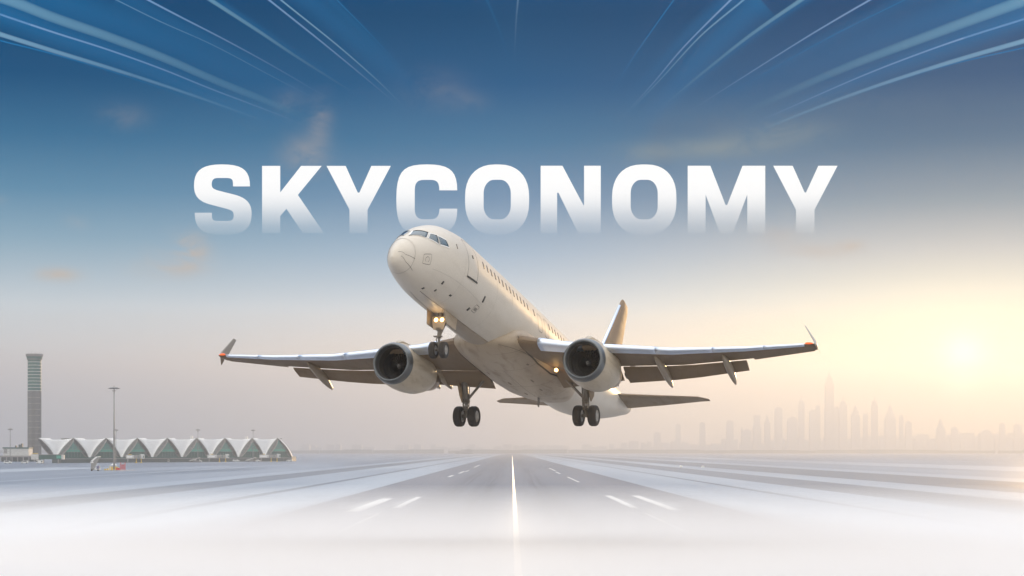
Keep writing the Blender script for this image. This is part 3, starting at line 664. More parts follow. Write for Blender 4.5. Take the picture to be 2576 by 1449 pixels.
# ---------------------------------------------------------------- light streaks high overhead
def streak_mat(name, col, st):
    m = bpy.data.materials.new(name); m.use_nodes = True; t = NT(m.node_tree)
    for n in list(t.n): t.n.remove(n)
    a = t.n.new('ShaderNodeAttribute'); a.attribute_name = 'fade'
    em = t.n.new('ShaderNodeEmission'); em.inputs[0].default_value = (*col, 1); em.inputs[1].default_value = st
    tr = t.n.new('ShaderNodeBsdfTransparent'); mx = t.n.new('ShaderNodeMixShader'); t.l.new(a.outputs['Fac'], mx.inputs[0]); t.l.new(tr.outputs[0], mx.inputs[1]); t.l.new(em.outputs[0], mx.inputs[2])
    t.l.new(mx.outputs[0], t.n.new('ShaderNodeOutputMaterial').inputs[0]); return m
def cr(P, t):
    n = len(P) - 1; i = min(int(t * n), n - 1); s = t * n - i
    g = lambda k: P[k] if 0 <= k <= n else (tuple(2 * P[0][j] - P[1][j] for j in (0, 1)) if k < 0 else tuple(2 * P[n][j] - P[n - 1][j] for j in (0, 1)))
    a, b, c, d = g(i - 1), g(i), g(i + 1), g(i + 2)
    return tuple(.5 * (2 * b[j] + (c[j] - a[j]) * s + (2 * a[j] - 5 * b[j] + 4 * c[j] - d[j]) * s * s + (3 * b[j] - a[j] - 3 * c[j] + d[j]) * s**3) for j in (0, 1))
def beam(P, w0, w1, alpha, soft, m, name, parent, side=0., fadein=.0, N=40):
    """a long lens-shaped beam of light running away from the viewer"""
    vs = []; fa = []; K = 9
    for i in range(N + 1):
        t = i / N; x, y = cr(P, t); d = 1100 + 2200 * t
        x2, y2 = cr(P, min(1, t + .01)); x1, y1 = cr(P, max(0, t - .01)); tx, ty = x2 - x1, y2 - y1; L = math.hypot(tx, ty); nx, ny = -ty / L, tx / L
        if ny > 0: nx, ny = -nx, -ny
        w = w0 + (w1 - w0) * t; al = alpha * (1 - t)**1.15 * min(1, (t + .0001) / max(fadein, 1e-4) if fadein else 1)
        for back in (0, 1):
            for k in range(K):
                s = -1 + 2 * k / (K - 1); q = (1 - abs(s)**3) if soft < .5 else math.exp(-3.2 * s * s) - math.exp(-3.2)
                if soft > 1: q *= .5 * (1 - s * .9)             # one hard side, one soft side
                p = at(x + nx * s * w / 2 + nx * side, y + ny * s * w / 2 + ny * side, d); th = (1 - s * s) * w * d / F * .06
                vs.append(p + Vector((0, th if back else -th, th * .2 * (1 if back else -1)))); fa.append(max(0., min(1, al * q * .72)))
    R = 2 * K; fs = []
    for i in range(N):
        for b in (0, 1):
            for k in range(K - 1): j = i * R + b * K + k; fs.append((j, j + 1, j + 1 + R, j + R))
    o = obj(name, vs, fs, m, parent, True); at_ = o.data.attributes.new('fade', 'FLOAT', 'POINT'); at_.data.foreach_set('value', fa); return o
ms = {k: streak_mat('light_' + k, lin(*c), 1.0) for k, c in dict(pale=(132, 176, 205), grey=(120, 166, 190), blue=(40, 130, 190), glow=(40, 128, 188), violet=(128, 165, 208), cyan=(30, 128, 190)).items()}
HX = [(-60, -26), (27, 0)]
streaks = [
 ([(-110, -42), (27, 2), (134, 44), (269, 91), (403, 142), (537, 200), (692, 263), (790, 304)], 30, 16, .72, 0, 'grey', 'broad pale light streak sweeping in from the upper left corner', [(0, 150, 90, .5, 1, 46), (1, 90, 50, .45, 1, -38)]),
 ([(-60, 14), (0, 36), (134, 81), (269, 124), (403, 172), (537, 226), (692, 285), (780, 322)], 6, 3, .95, 0, 'violet', 'thin lilac light streak just below the broad streak on the left', []),
 ([(-60, 67), (0, 86), (134, 128), (269, 169), (403, 212), (537, 258), (692, 314)], 14, 5, .80, 0, 'pale', 'bright light streak lowest but one on the left edge', []),
 ([(-60, 85), (0, 102), (134, 136), (269, 176), (400, 220), (520, 262)], 4, 3, .8, 0, 'cyan', 'faint blue light streak lowest of all on the left', []),
 ([(240, -25), (293, 0), (403, 54), (537, 114), (692, 196), (820, 262)], 3.5, 2.5, .5, 0, 'pale', 'faintest thin light streak above the broad one on the left', []),
 ([(310, -35), (373, 0), (457, 44), (564, 99), (692, 169), (840, 256)], 6, 3, .95, 0, 'violet', 'thin bright light streak third from the top centre on the left', [(0, 70, 30, .22, 1, -20)]),
 ([(480, -34), (530, 0), (650, 78), (750, 145), (900, 240)], 13, 5, .75, 0, 'grey', 'medium pale light streak left of the close pair above the letter S side', [(0, 30, 12, .3, 1, 8)]),
 ([(630, -38), (677, 0), (800, 98), (900, 180), (1010, 272)], 6, 3, .95, 0, 'violet', 'left streak of the close pair left of centre', []),
 ([(660, -40), (707, 0), (850, 115), (950, 203), (1020, 272)], 5, 3, .85, 0, 'pale', 'right streak of the close pair left of centre', [(0, 110, 40, .35, 1, 44)]),
 ([(815, -38), (848, 0), (950, 105), (1060, 230)], 5, 2, .6, 0, 'blue', 'short blue light streak nearest the top centre on the left', [(0, 34, 12, .25, 1, -10)]),
 ([(1212, -30), (1225, 0), (1258, 80), (1282, 160)], 14, 8, .35, 1, 'glow', 'soft blurred light streak at the top centre', []),
 ([(1305, -30), (1303, 0), (1298, 60), (1294, 150)], 8, 5, .5, 1, 'pale', 'short upright light streak at the top centre', []),
 ([(1727, -40), (1695, 0), (1613, 115), (1558, 200), (1513, 275)], 5, 2, .6, 0, 'blue', 'thin blue light streak nearest the top centre on the right', []),
 ([(1880, -38), (1838, 0), (1723, 115), (1638, 215), (1556, 304)], 6, 3, .95, 0, 'violet', 'left streak of the close pair right of centre', [(0, 120, 40, .4, 1, -50)]),
 ([(1915, -42), (1870, 0), (1763, 90), (1663, 198), (1566, 298)], 6, 3, .85, 0, 'pale', 'right streak of the close pair right of centre', [(0, 60, 20, .35, 1, 26)]),
 ([(2065, -34), (2015, 0), (1888, 88), (1768, 183), (1650, 282)], 13, 5, .75, 0, 'grey', 'medium pale light streak right of the close pair on the right', [(0, 30, 12, .3, 1, -8)]),
 ([(2255, -36), (2188, 0), (2038, 88), (1863, 198), (1728, 284)], 6, 3, .95, 0, 'violet', 'thin bright light streak between two paler ones on the right', []),
 ([(2350, -38), (2275, 0), (2088, 93), (1888, 205), (1748, 287)], 3.5, 2.5, .5, 0, 'blue', 'faintest thin light streak on the right', [(0, 80, 30, .25, 1, 0)]),
 ([(2690, -40), (2568, 4), (2438, 52), (2288, 108), (2138, 165), (1988, 230), (1838, 298)], 32, 16, .75, 0, 'grey', 'broad pale light streak sweeping in from the upper right corner', [(0, 150, 90, .5, 1, 40), (1, 90, 50, .5, 1, -38)]),
 ([(2660, 20), (2576, 48), (2388, 108), (2188, 183), (1988, 270), (1863, 325)], 6, 3, .95, 0, 'violet', 'thin lilac light streak just below the broad streak on the right', []),
 ([(2660, 79), (2576, 103), (2388, 157), (2188, 222), (1988, 297), (1850, 356)], 15, 5, .85, 0, 'pale', 'bright light streak lowest but one on the right edge', []),
 ([(2660, 100), (2576, 120), (2388, 163), (2238, 208), (2100, 256)], 4, 3, .8, 0, 'cyan', 'faint blue light streak lowest of all on the right', []),
]
for P, w0, w1, a, sft, mk_, lab, gl in streaks:
    o = beam(P, w0 * 1.1, w1, a, sft, ms[mk_], 'light_streak', None)
    tag(o, lab, 'light streak', 'light streaks across the upper sky')
    for (_, gw0, gw1, ga, gs, sd_) in gl: beam(P, gw0 * 1.25, gw1 * 1.2, ga * .85, gs, ms['glow'], 'glow', o, sd_)

# ---------------------------------------------------------------- far city
m_city = mat('city_facade', (.45, .43, .41), .5, var=.12, vs=.02)
m_city2 = mat('city_glass', (.36, .355, .35), .5, var=.15, vs=.02)
CD = 9000.; cu = CD / F
def hz(y): return H + (HZ - y) * cu
def tower_c(x, top, w, kind, label, extra=None, d=CD):
    k = d / CD; X0 = (x - CX) * cu * k; wd = w * cu * k; z = (H + (HZ - top) * cu * k)
    r = empty('skyscraper', (X0, d, 0), label, 'skyscraper', 'hazy towers of the far skyline')
    b = MB(); dp = wd * .8; mm = m_city if random.random() < .5 else m_city2
    if kind == 'flat': b.box((0, 0, z / 2), (wd, dp, z)); b.build('shaft', mm, r); MB().box((0, 0, z + 3), (wd * .5, dp * .5, 6)).build('plant_room', m_city, r)
    elif kind == 'step':
        b.box((0, 0, z * .35), (wd * 1.35, dp * 1.3, z * .7)); b.build('podium', mm, r); MB().box((0, 0, z * .85), (wd, dp, z * .3)).build('shaft', mm, r)
    elif kind == 'round':
        n = 12; pf = [(-wd / 2, 0, 0)] + [(-wd / 2 * math.cos(math.pi * i / n), 0, z - wd * .45 + wd * .45 * math.sin(math.pi * i / n)) for i in range(n + 1)] + [(wd / 2, 0, 0)]
        b.prism([(p[0], -dp / 2, p[2]) for p in pf], (0, dp, 0)); b.build('shaft', mm, r)
    elif kind == 'point':
        zs = z - wd * 1.3; b.box((0, 0, zs / 2), (wd, dp, zs)); b.build('shaft', mm, r)
        MB().lathe([(0, wd * .5), (wd * .45, wd * .36), (wd * .9, wd * .2), (wd * 1.25, wd * .1), (wd * 1.3, .1)], (0, 0, zs), (0, 0, 1), 12).build('crown', mm, r)
    elif kind == 'spire':
        sp_ = H + (HZ - extra) * cu * k; b.box((0, 0, z * .46), (wd, dp, z * .92)); b.build('shaft', mm, r)
        MB().lathe([(0, wd * .5), (z * .05, wd * .42), (z * .08, wd * .2)], (0, 0, z * .92), (0, 0, 1), 12).build('crown', mm, r)
        MB().tube([(0, 0, z * .98), (0, 0, sp_)], [wd * .1, wd * .03], 8).build('spire', mm, r)
    elif kind == 'giant':
        b.box((0, 0, hz(1024) / 2), (23 * cu, 19 * cu, hz(1024))); b.box((0, 0, (hz(1024) + hz(964)) / 2), (20.6 * cu, 17 * cu, hz(964) - hz(1024))); b.build('shaft', m_city2, r)
        MB().box((0, 0, (hz(964) + hz(951)) / 2), (13.5 * cu, 12 * cu, hz(951) - hz(964))).lathe([(0, 6 * cu), (9 * cu, 2.2 * cu), (12 * cu, 1.4 * cu)], (0, 0, hz(951)), (0, 0, 1), 12).build('crown', m_city2, r)
        MB().tube([(0, 0, hz(942)), (0, 0, hz(930))], [1.3 * cu, .5 * cu], 8).build('spire', m_city2, r)
    return r
T = [
 (1653, 1089, 17, 'flat', 'low hazy block leftmost of the skyline towers'), (1706, 1069, 12, 'flat', 'slim hazy slab below the jet tailplane'),
 (1767, 1062, 14, 'round', 'hazy round topped tower below the tailplane tip'), (1836, 1060, 17, 'flat', 'wide flat topped hazy tower right of the tailplane tip'),
 (1867, 1074, 6, 'point', 'tiny hazy turret just left of a broad low block'), (1878, 1083, 22, 'flat', 'broad low hazy block between two flat topped towers'),
 (1904, 1045, 15, 'step', 'hazy stepped tower left of a pointed one'), (1930, 1045, 14, 'point', 'hazy pointed tower beside the stepped tower'),
 (1958, 1024, 18, 'round', 'tall hazy tower with slightly rounded top left of the domed block'), (1993, 1049, 24, 'round', 'wide domed hazy block beside a spired tower'),
 (2016, 1006, 14, 'spire', 'slim hazy spired tower left of the tallest skyscraper', 984), (2046, 1034, 20, 'flat', 'lower slab attached to a slim tower left of the tallest'),
 (2057, 1022, 11, 'flat', 'slim flat tower just left of the tallest skyscraper'), (2086, 951, 20, 'giant', 'tallest hazy skyscraper with stepped crown and spire'),
 (2104, 1026, 12, 'flat', 'slab at the right foot of the tallest skyscraper'), (2121, 1008, 18, 'spire', 'hazy spired tower just right of the tallest skyscraper', 994),
 (2152, 1019, 20, 'point', 'hazy pointed tower between two spired towers'), (2177, 1041, 11, 'round', 'short slim hazy tower between the pointed and the spired one'),
 (2200, 1008, 15, 'spire', 'hazy flat shouldered tower with mast, right of centre of the cluster', 993), (2239, 1019, 26, 'point', 'broad hazy tower with pointed crown at the right of the cluster'),
 (2267, 1047, 10, 'flat', 'very slim hazy tower at the right end of the cluster'), (2285, 1063, 15, 'flat', 'flat hazy block ending the cluster on the right'),
 (2366, 1053, 21, 'point', 'lone hazy pointed tower below the sun'), (2401, 1074, 15, 'round', 'short hazy tower right below the sun'),
 (2479, 1081, 26, 'round', 'low hazy dome shaped block right of the sun'), (2521, 1067, 13, 'flat', 'narrow hazy block near the right edge'), (2560, 1069, 17, 'flat', 'hazy block at the right edge'),
]
for q in T: tower_c(q[0], q[1], q[2], q[3], q[4], q[5] if len(q) > 5 else None)
b = MB(); rr = random.Random(3)
x = 760
while x < 2640:
    w = rr.uniform(7, 26); base = 1122 - 26 * max(0, min(1, (x - 1350) / 900)) - (0 if x < 2350 else 4)
    y = base + rr.uniform(-9, 9); d = 9300 + rr.uniform(0, 500)
    b.box(((x - CX) * d / F, d, (HZ - y) * d / F / 2), (w * d / F, 90, (HZ - y) * d / F)); x += w * rr.uniform(.6, 1.1)
tag(b.build('distant_city', m_city), 'hazy mass of low distant city buildings along the horizon', 'city', kind='stuff')
b = MB(); x = -1200
while x < 3700:
    w = rr.uniform(30, 120); d = 7600; hh = rr.uniform(4, 9) + 8; b.box(((x - CX) * d / F, d + rr.uniform(-60, 60), hh / 2), (w * d / F, 40, hh)); x += w * .8
tag(b.build('distant_tree_line', mat('far_trees', (.06, .08, .05), .9, var=.3, vs=.05)), 'thin dark line of trees far off along the horizon', 'trees', kind='stuff')
# ---------------------------------------------------------------- control tower
m_tconc = mat('tower_concrete', (.14, .142, .14), .8, var=.2, vs=.2)
m_tglass = mat('tower_glass', (.03, .115, .10), .5, var=.2, vs=.3, spec=.2)
m_ring = mat('pale_ring', (.5, .52, .5), .5)
TD = 1480.; tu = TD / F; tp = at(86.7, HZ, TD); tz = lambda y: H + (HZ - y) * tu
tw = empty('control_tower', (tp.x, TD, 0), 'tall round airport control tower with green glazed upper storeys', 'control tower')
R = 16.6 * tu
b = MB().lathe([(0, R * .96), (tz(983), R * .97)], (0, 0, 0), (0, 0, 1), 40); b.build('shaft', m_tconc, tw, True)
b = MB()
for k in range(24):
    a = 2 * math.pi * k / 24
    if k % 6 in (0, 1): b.box((R * .97 * math.cos(a), R * .97 * math.sin(a), tz(983) / 2), (.5, .5, tz(983)), a)
b.build('shaft_rib', mat('rib_dark', (.12, .125, .12), .8), tw)
b = MB()
for y in range(1000, 1130, 15): b.lathe([(-.15, R * .972), (-.15, R * .995), (.15, R * .995), (.15, R * .972)], (0, 0, tz(y)), (0, 0, 1), 40, True)
b.build('shaft_joint', m_ring if False else mat('joint_grey', (.3, .3, .29), .7), tw, True)
MB().lathe([(tz(983), R), (tz(905), R * 1.0)], (0, 0, 0), (0, 0, 1), 40).build('glazed_storeys', m_tglass, tw, True)
for y in list(range(910, 984, 8)):
    if y < 984: MB().lathe([(-.22, R * 1.0), (-.22, R * 1.03), (.22, R * 1.03), (.22, R * 1.0)], (0, 0, tz(y + 1)), (0, 0, 1), 40, True).build('floor_ring', m_ring, tw, True)
MB().lathe([(tz(905), R * 1.0), (tz(904.5), R * 1.1), (tz(901), R * 1.13), (tz(895), R * 1.24), (tz(894.5), R * 1.24)], (0, 0, 0), (0, 0, 1), 40).build('cab_glass', m_tglass, tw, True)
MB().lathe([(tz(905), R * 1.12), (tz(903), R * 1.12), (tz(903), R * 1.02), (tz(905), R * 1.02)], (0, 0, 0), (0, 0, 1), 40, True).build('balcony', m_tconc, tw, True)
MB().lathe([(tz(897), R * 1.24), (tz(891), R * 1.31), (tz(890.5), R * 1.2), (tz(890.4), .1)], (0, 0, 0), (0, 0, 1), 40).build('cab_roof', m_tconc, tw, True)
b = MB()
for k, (dx, dy, hh) in enumerate(((-2.5, 0, 2.6), (1.8, -1, 1.2), (4.5, 0, 1.8), (5.2, .5, 1.2), (-5, 0, 1.0), (0, 2, 1.5))): b.tube([(dx, dy, tz(890.6)), (dx, dy, tz(890.6) + hh)], .09, 6)
b.build('antenna', m_tconc, tw)

# ---------------------------------------------------------------- terminal with pointed membrane arches
m_mem = mat('white_membrane', (.78, .785, .78), .55, var=.04, vs=.1)
m_truss = mat('truss_steel', (.24, .24, .225), .55, var=.2, vs=.3)
m_tdark = mat('truss_inner', (.13, .145, .14), .7, var=.3, vs=.4)
m_g1 = mat('pale_teal_glass', (.09, .25, .215), .5, var=.12, vs=.3, spec=.2)
m_g2 = mat('bright_teal_glass', (.06, .34, .255), .5, var=.15, vs=.5, spec=.2)
m_g3 = mat('deep_green_glass', (.02, .085, .07), .5, var=.25, vs=.25, spec=.2)
m_gc = mat('facade_grey', (.26, .26, .25), .7, var=.2, vs=.2)
m_gd = mat('facade_dark', (.06, .085, .08), .5, var=.3, vs=.3)
apx = [97, 184.6, 266.6, 345.2, 421.1, 494.6, 565.7, 634, 698.3]
dist = [1236 + i * 28 for i in range(9)]
feet = []                                        # column midway between neighbouring arches
for i in range(8): feet.append((apx[i] + apx[i + 1]) / 2)
term = empty('terminal', (at(400, HZ, 1340).x, 1340, 0), 'long airport terminal with white pointed arch roofs and green glass', 'terminal')
TO = Vector(term.location)
def tpnt(px, z, d, dy=0): p = at(px, HZ, d); return Vector((p.x, d + dy, z)) - TO
ZF = 3.3                                         # arch feet height
arch = {}
def halfarch(ax_, fx, d0, d1, zap):
    """outer and inner chord from apex to foot; returns point lists"""
    o, i_ = [], []
    for k in range(13):
        t = k / 12                                # 0 apex .. 1 foot
        bx = ax_ + (fx - ax_) * (t**1.35 * .30 + .70 * math.sin(t * math.pi / 2)); z = zap + (ZF - zap) * t**1.12; dd = d0 + (d1 - d0) * t
        o.append(tpnt(bx, z, dd))
        wi = 13.5 * math.sin(math.pi * min(1, t * .96 + .02))**.75
        ix = bx - math.copysign(wi * .72, fx - ax_); iz = z - wi * .30 * .27
        if (ix - ax_) * (fx - ax_) < 0: ix = ax_
        i_.append(tpnt(ix, iz - .35, dd, .5))
    return o, i_
zaps = [H + (HZ - 1102.3) * dist[i] / F for i in range(9)]
for i in range(9):
    d = dist[i]; L_foot = feet[i - 1] + 3.4 - .15 * i if i > 0 else None; R_foot = (feet[i] - 3.4 + .15 * i) if i < 8 else 733.5
    dl = (dist[i - 1] + d) / 2 if i else d; dr = (d + dist[i + 1]) / 2 if i < 8 else d + 14
    halves = []
    if i > 0: halves.append(('l', halfarch(apx[i], L_foot, d, dl, zaps[i])))
    halves.append(('r', halfarch(apx[i], R_foot, d, dr, zaps[i])))
    for sd_, (o_, i_) in halves:
        arch[(i, sd_)] = (o_, i_); VB = 8 if (i == 8 and sd_ == 'r') else 30
        b = MB(); b.tube(o_, .34, 8).tube(i_, .34, 8)
        for k in range(12):
            b.tube([o_[k], i_[k + 1]], .16, 5).tube([i_[k], o_[k + 1]], .13, 5)
            if k % 2 == 0: b.tube([o_[k], i_[k]], .16, 5)
        tr_ = b.build('arch_truss', m_truss, term)
        vs = [q + Vector((0, 1.2, 0)) for q in o_] + [q + Vector((0, 1.2, 0)) for q in i_] + [q + Vector((0, 1.6, 0)) for q in o_] + [q + Vector((0, 1.6, 0)) for q in i_]
        n = 13; fs = []
        for k in range(12): fs += [(k, k + 1, n + k + 1, n + k), (2 * n + k, 3 * n + k, 3 * n + k + 1, 2 * n + k + 1), (k, 2 * n + k, 2 * n + k + 1, k + 1), (n + k, n + k + 1, 3 * n + k + 1, 3 * n + k)]
        obj('truss_soffit', vs, fs, m_tdark, tr_)
        # barrel roof running back from the outer chord
        vs = [q + Vector((0, .3, .2)) for q in o_] + [q + Vector((0, VB, .2)) for q in o_] + [q + Vector((0, .3, -.1)) for q in o_] + [q + Vector((0, VB, -.1)) for q in o_]
        fs = []
        for k in range(12): fs += [(k, k + 1, n + k + 1, n + k), (2 * n + k, 3 * n + k, 3 * n + k + 1, 2 * n + k + 1), (k, 2 * n + k, 2 * n + k + 1, k + 1)]
        obj('vault_roof', vs, fs, m_mem, term, True)
    if i > 0:
        # glazed gable: pale top, bright band, deep lower part
        lo_, ro_ = arch[(i, 'l')][0], arch[(i, 'r')][0]
        def xr(z):
            zl = [q.z for q in lo_][::-1]; return float(np.interp(z, zl, [q.x for q in lo_][::-1])), float(np.interp(z, [q.z for q in ro_][::-1], [q.x for q in ro_][::-1]))
        xa = at(apx[i], HZ, d).x - TO.x; sl_ = (ro_[12].y - lo_[12].y) / (ro_[12].x - lo_[12].x)
        yat = lambda x: lo_[12].y + 2.6 + sl_ * (x - lo_[12].x)
        def pane(z0, z1, name, m):
            zs = np.linspace(z0, z1, 7); vs = []
            for oy in (0, .3):
                for z in zs:
                    a_, b_ = xr(z); vs += [(a_, yat(a_) + oy, z), (b_, yat(b_) + oy, z)]
            fs = []
            for k in range(6): fs += [(2 * k, 2 * k + 1, 2 * k + 3, 2 * k + 2), (14 + 2 * k, 16 + 2 * k, 17 + 2 * k, 15 + 2 * k), (2 * k, 2 * k + 2, 16 + 2 * k, 14 + 2 * k), (2 * k + 1, 15 + 2 * k, 17 + 2 * k, 2 * k + 3)]
            fs += [(0, 14, 15, 1), (12, 13, 27, 26)]; obj(name, vs, fs, m, term)
        zt = zaps[i]; zA = ZF + (zt - ZF) * .44; zB = ZF + (zt - ZF) * .31
        pane(zA, zt - .3, 'upper_glazing', m_g1); pane(zB, zA - .02, 'glazing_band', m_g2); pane(ZF + .3, zB - .02, 'lower_glazing', m_g3)
        b = MB()
        for k in range(9):
            x = apx[i] + (k - 4) * 5.2 * (.88 if i > 5 else 1); xx = (at(x, HZ, d)).x - TO.x
            zc = min(zt - 1, ZF + (zt - ZF) * (1 - abs(k - 4) / 4.6)); MB().box((xx, yat(xx) - .12, (ZF + zc) / 2), (.12, .12, zc - ZF)).build('mullion', m_truss, term)
        MB().box(((xr(zA)[0] + xr(zA)[1]) / 2, yat((xr(zA)[0] + xr(zA)[1]) / 2) - .2, zA), (xr(zA)[1] - xr(zA)[0] - 3,  .15, .18), math.atan(sl_)).build('transom', m_truss, term); MB().box(((xr(zB)[0] + xr(zB)[1]) / 2, yat((xr(zB)[0] + xr(zB)[1]) / 2) - .2, zB), (xr(zB)[1] - xr(zB)[0] - 2, .15, .22), math.atan(sl_)).build('transom', m_truss, term)
# membrane between neighbouring arches: saddle from ridge line to the foot
for i in range(8):
    a_, c_ = arch[(i, 'r')][0], arch[(i + 1, 'l')][0]; NX = 9; vs = []
    for back in (0, 1):
        for k in range(13):
            for j in range(NX):
                s = j / (NX - 1); q = a_[k].lerp(c_[k], s); t = 1 - k / 12; sag = 4 * s * (1 - s)
                vs.append(Vector((q.x, q.y - .25 + 5.5 * sag * (.35 + .65 * t) * (1 if k < 12 else .2) + .25 * back, q.z - (1.1 * sag * t**2))))
    n = 13 * NX; fs = []
    for k in range(12):
        for j in range(NX - 1): q = k * NX + j; fs += [(q, q + 1, q + NX + 1, q + NX), (n + q, n + q + NX, n + q + NX + 1, n + q + 1)]
    ed = [j for j in range(NX)] + [k * NX + NX - 1 for k in range(1, 13)] + [12 * NX + j for j in range(NX - 2, -1, -1)] + [k * NX for k in range(11, 0, -1)]
    for q, r in zip(ed, ed[1:] + ed[:1]): fs.append((q, r, r + n, q + n))
    obj('membrane', vs, fs, m_mem, term, True)
    f_ = a_[12].lerp(c_[12], .5); MB().box((f_.x, f_.y, ZF / 2 - .1), (1.5, 1.6, ZF + .2)).box((f_.x, f_.y, ZF + .1), (2.4, 2.0, .6)).build('arch_pier', m_gc, term)
# concourse base, following the line of arches
def seg(x0, d0, x1, d1, z0, z1, dep, name, m, parent=term, oy=0):
    a, c = tpnt(x0, 0, d0, oy), tpnt(x1, 0, d1, oy); P = [(a.x, a.y, z0), (c.x, c.y, z0), (c.x, c.y + dep, z0), (a.x, a.y + dep, z0)]
    return MB().prism(P, (0, 0, z1 - z0)).build(name, m, parent)
seg(128, 1240, 733, 1470, 0, 2.7, 30, 'ground_storey', m_gd, oy=3)
seg(128, 1240, 733.5, 1470, 2.7, 3.15, 30, 'floor_slab', m_gc, oy=1.2)
seg(130, 1240, 732, 1470, 3.15, 3.9, 28, 'upper_storey', m_g3, oy=3.5)
seg(105, 1272, 700, 1490, 3.9, 13.5, .6, 'rear_wall', m_g3, oy=40)
for k in range(44):
    x = 150 + k * 13.4; d = 1240 + (x - 128) / 605 * 230; p = tpnt(x, 0, d, 1.6)
    if k % 3 == 0: MB().box((p.x, p.y, 1.35), (.55, .55, 2.7)).build('column', m_gc, term)
for x0, x1, m_ in ((160, 182, m_gc), (182, 205, m_gc), (222, 246, m_gd), (262, 285, m_gd), (380, 402, m_gc), (520, 540, m_gd)):
    seg(x0 + .5, 1240 + (x0 - 128) / 605 * 230, x1 - .5, 1240 + (x1 - 128) / 605 * 230, .2, 2.2, .3, 'loading_door', mat('door_grey', (.36, .35, .34), .6) if m_ is m_gc else m_gd, oy=2.6)
b = MB()
for (x, w) in ((150, 6), (168, 3), (190, 4)): b.box(tpnt(x, zaps[0] - .3, 1290, 18), (w, 4, 1.6))
b.build('roof_plant', m_gc, term)
for (x, y0) in ((448, 1094.5), (591.5, 1095.5)):
    zz = H + (HZ - y0) * 1420 / F; p = tpnt(x, 0, 1420, 60); MB().box((p.x, p.y, zz / 2), (2.1, 2.1, zz * 1.0)).build('vent_shaft', m_mem, term)

# jet bridges
m_br = mat('bridge_white', (.52, .53, .52), .5, var=.12, vs=.4); m_yel = mat('safety_yellow', (.60, .42, .06), .55, var=.15, vs=1)
m_brd = mat('bridge_glass', (.10, .17, .16), .3)
def jet_bridge(x0, x1, label, d):
    u = d / F; r = empty('jet_bridge', (at((x0 + x1) / 2, HZ, d).x, d, 0), label, 'jet bridge', 'passenger bridges in front of the terminal'); L = (x1 - x0) * u; Z0 = 3.1
    MB().box((-L * .28, 0, Z0 + 1.2), (L * .44, 2.3, 2.4)).build('tunnel', m_br, r, bevel=.1)
    MB().box((L * .14, 0, Z0 + 1.35), (L * .40, 2.7, 2.1)).build('telescopic_tunnel', m_gc, r, bevel=.1)
    b = MB().lathe([(0, 1.5), (2.9, 1.5), (3.1, 1.2), (3.15, 0.01)], (L * .40, 0, Z0 - .1), (0, 0, 1), 16); b.build('rotunda', m_br, r)
    MB().box((L * .46, -1.3, Z0 + 1.3), (1.1, .1, 1.4)).build('window', m_brd, r); MB().box((L * .20, -1.42, Z0 + 1.4), (1.0, .1, 1.3)).build('window', m_brd, r)
    MB().box((-L * .30, -1.22, Z0 + 1.2), (L * .3, .08, 1.3)).build('side_panel', m_mem, r)
    for k in (.05, .33): MB().tube([(L * k, 0, 0), (L * k, 0, Z0)], .35, 8).box((L * k, 0, .25), (1.4, .8, .5)).build('leg', m_yel, r)
    MB().box((-L * .42, 0, 1.6), (.8, .8, 3.2)).build('pier', m_gc, r)
    MB().box((-L * .30, 0, Z0 + 2.9), (2, .9, .5)).build('roof_unit', m_yel, r)
    MB().box((L * .08, 0, Z0 + 3.0), (.25, .25, 1.6)).box((L * .22, 0, Z0 + 3.0), (.25, .25, 1.6)).box((L * .33, 0, Z0 + 3.0), (.25, .25, 1.6)).build('roof_post', m_gc, r)
jet_bridge(318, 363, 'pale jet bridge right of the tall mast under the third arch', 1255)
jet_bridge(522, 577, 'pale jet bridge with yellow legs under the sixth arch', 1350)
jet_bridge(653, 706, 'pale jet bridge with yellow legs at the right end of the terminal', 1395)
d = 1200; r = empty('jet_bridge', (at(128, HZ, d).x, d, 0), 'dark green glazed jet bridge at the left foot of the terminal', 'jet bridge', 'passenger bridges in front of the terminal')
MB().box((0, 0, 4.3), (15.5, 2.6, 3.0)).build('tunnel', m_g3, r, bevel=.1); MB().box((0, 0, 6.0), (16.2, 3, .35)).build('roof', m_gc, r); MB().box((8.2, 0, 4.3), (1.6, 3, 3.1)).build('end_frame', m_br, r)
MB().box((5.6, -1.32, 4.4), (3.0, .1, 2.0)).build('window', m_g2, r); MB().box((-5, 0, 1.4), (.8, .8, 2.8)).build('leg', m_gc, r); MB().box((5, 0, 1.4), (.8, .8, 2.8)).build('leg', m_gc, r)
MB().box((-10.5, 0, 4.4), (5, 3, 3.6)).build('rotunda', m_br, r, bevel=.1); MB().box((-10.5, 0, 6.7), (3.4, 2, .5)).build('roof_unit', m_yel, r)

# low building and apron clutter by the tower
d = 1420; r = empty('service_building', (at(40, HZ, d).x, d, 0), 'low white service building with green roof edge left of the tower', 'building'); u = d / F
MB().box((0, 6, 5.2), (64 * u, 12, 10.4)).build('wall', m_br, r); MB().box((0, 6, 10.9), (66 * u, 13, 1.0)).build('roof', m_g3, r); MB().box((-26 * u, -.1, 8.3), (8 * u, .3, 3.6)).build('side_bay', m_gc, r)
b = MB()
for (x, w, h) in ((6, 5, 2.2), (11, 3, 3), (-4, 3, 1.4)): b.box((x * u, 5, 11.4 + h / 2), (w * u, 3, h))
b.build('roof_plant', m_gd, r); MB().box((8 * u, -2, 4.2), (90 * u, 5, 1.2)).build('deck', m_gc, r); MB().box((8 * u, 1, 2), (90 * u, 3, 4)).build('undercroft', m_gd, r)
for k in range(7): MB().box((-34 * u + k * 14 * u, -4, 1.9), (.7, .7, 3.8)).build('column', m_gc, r)
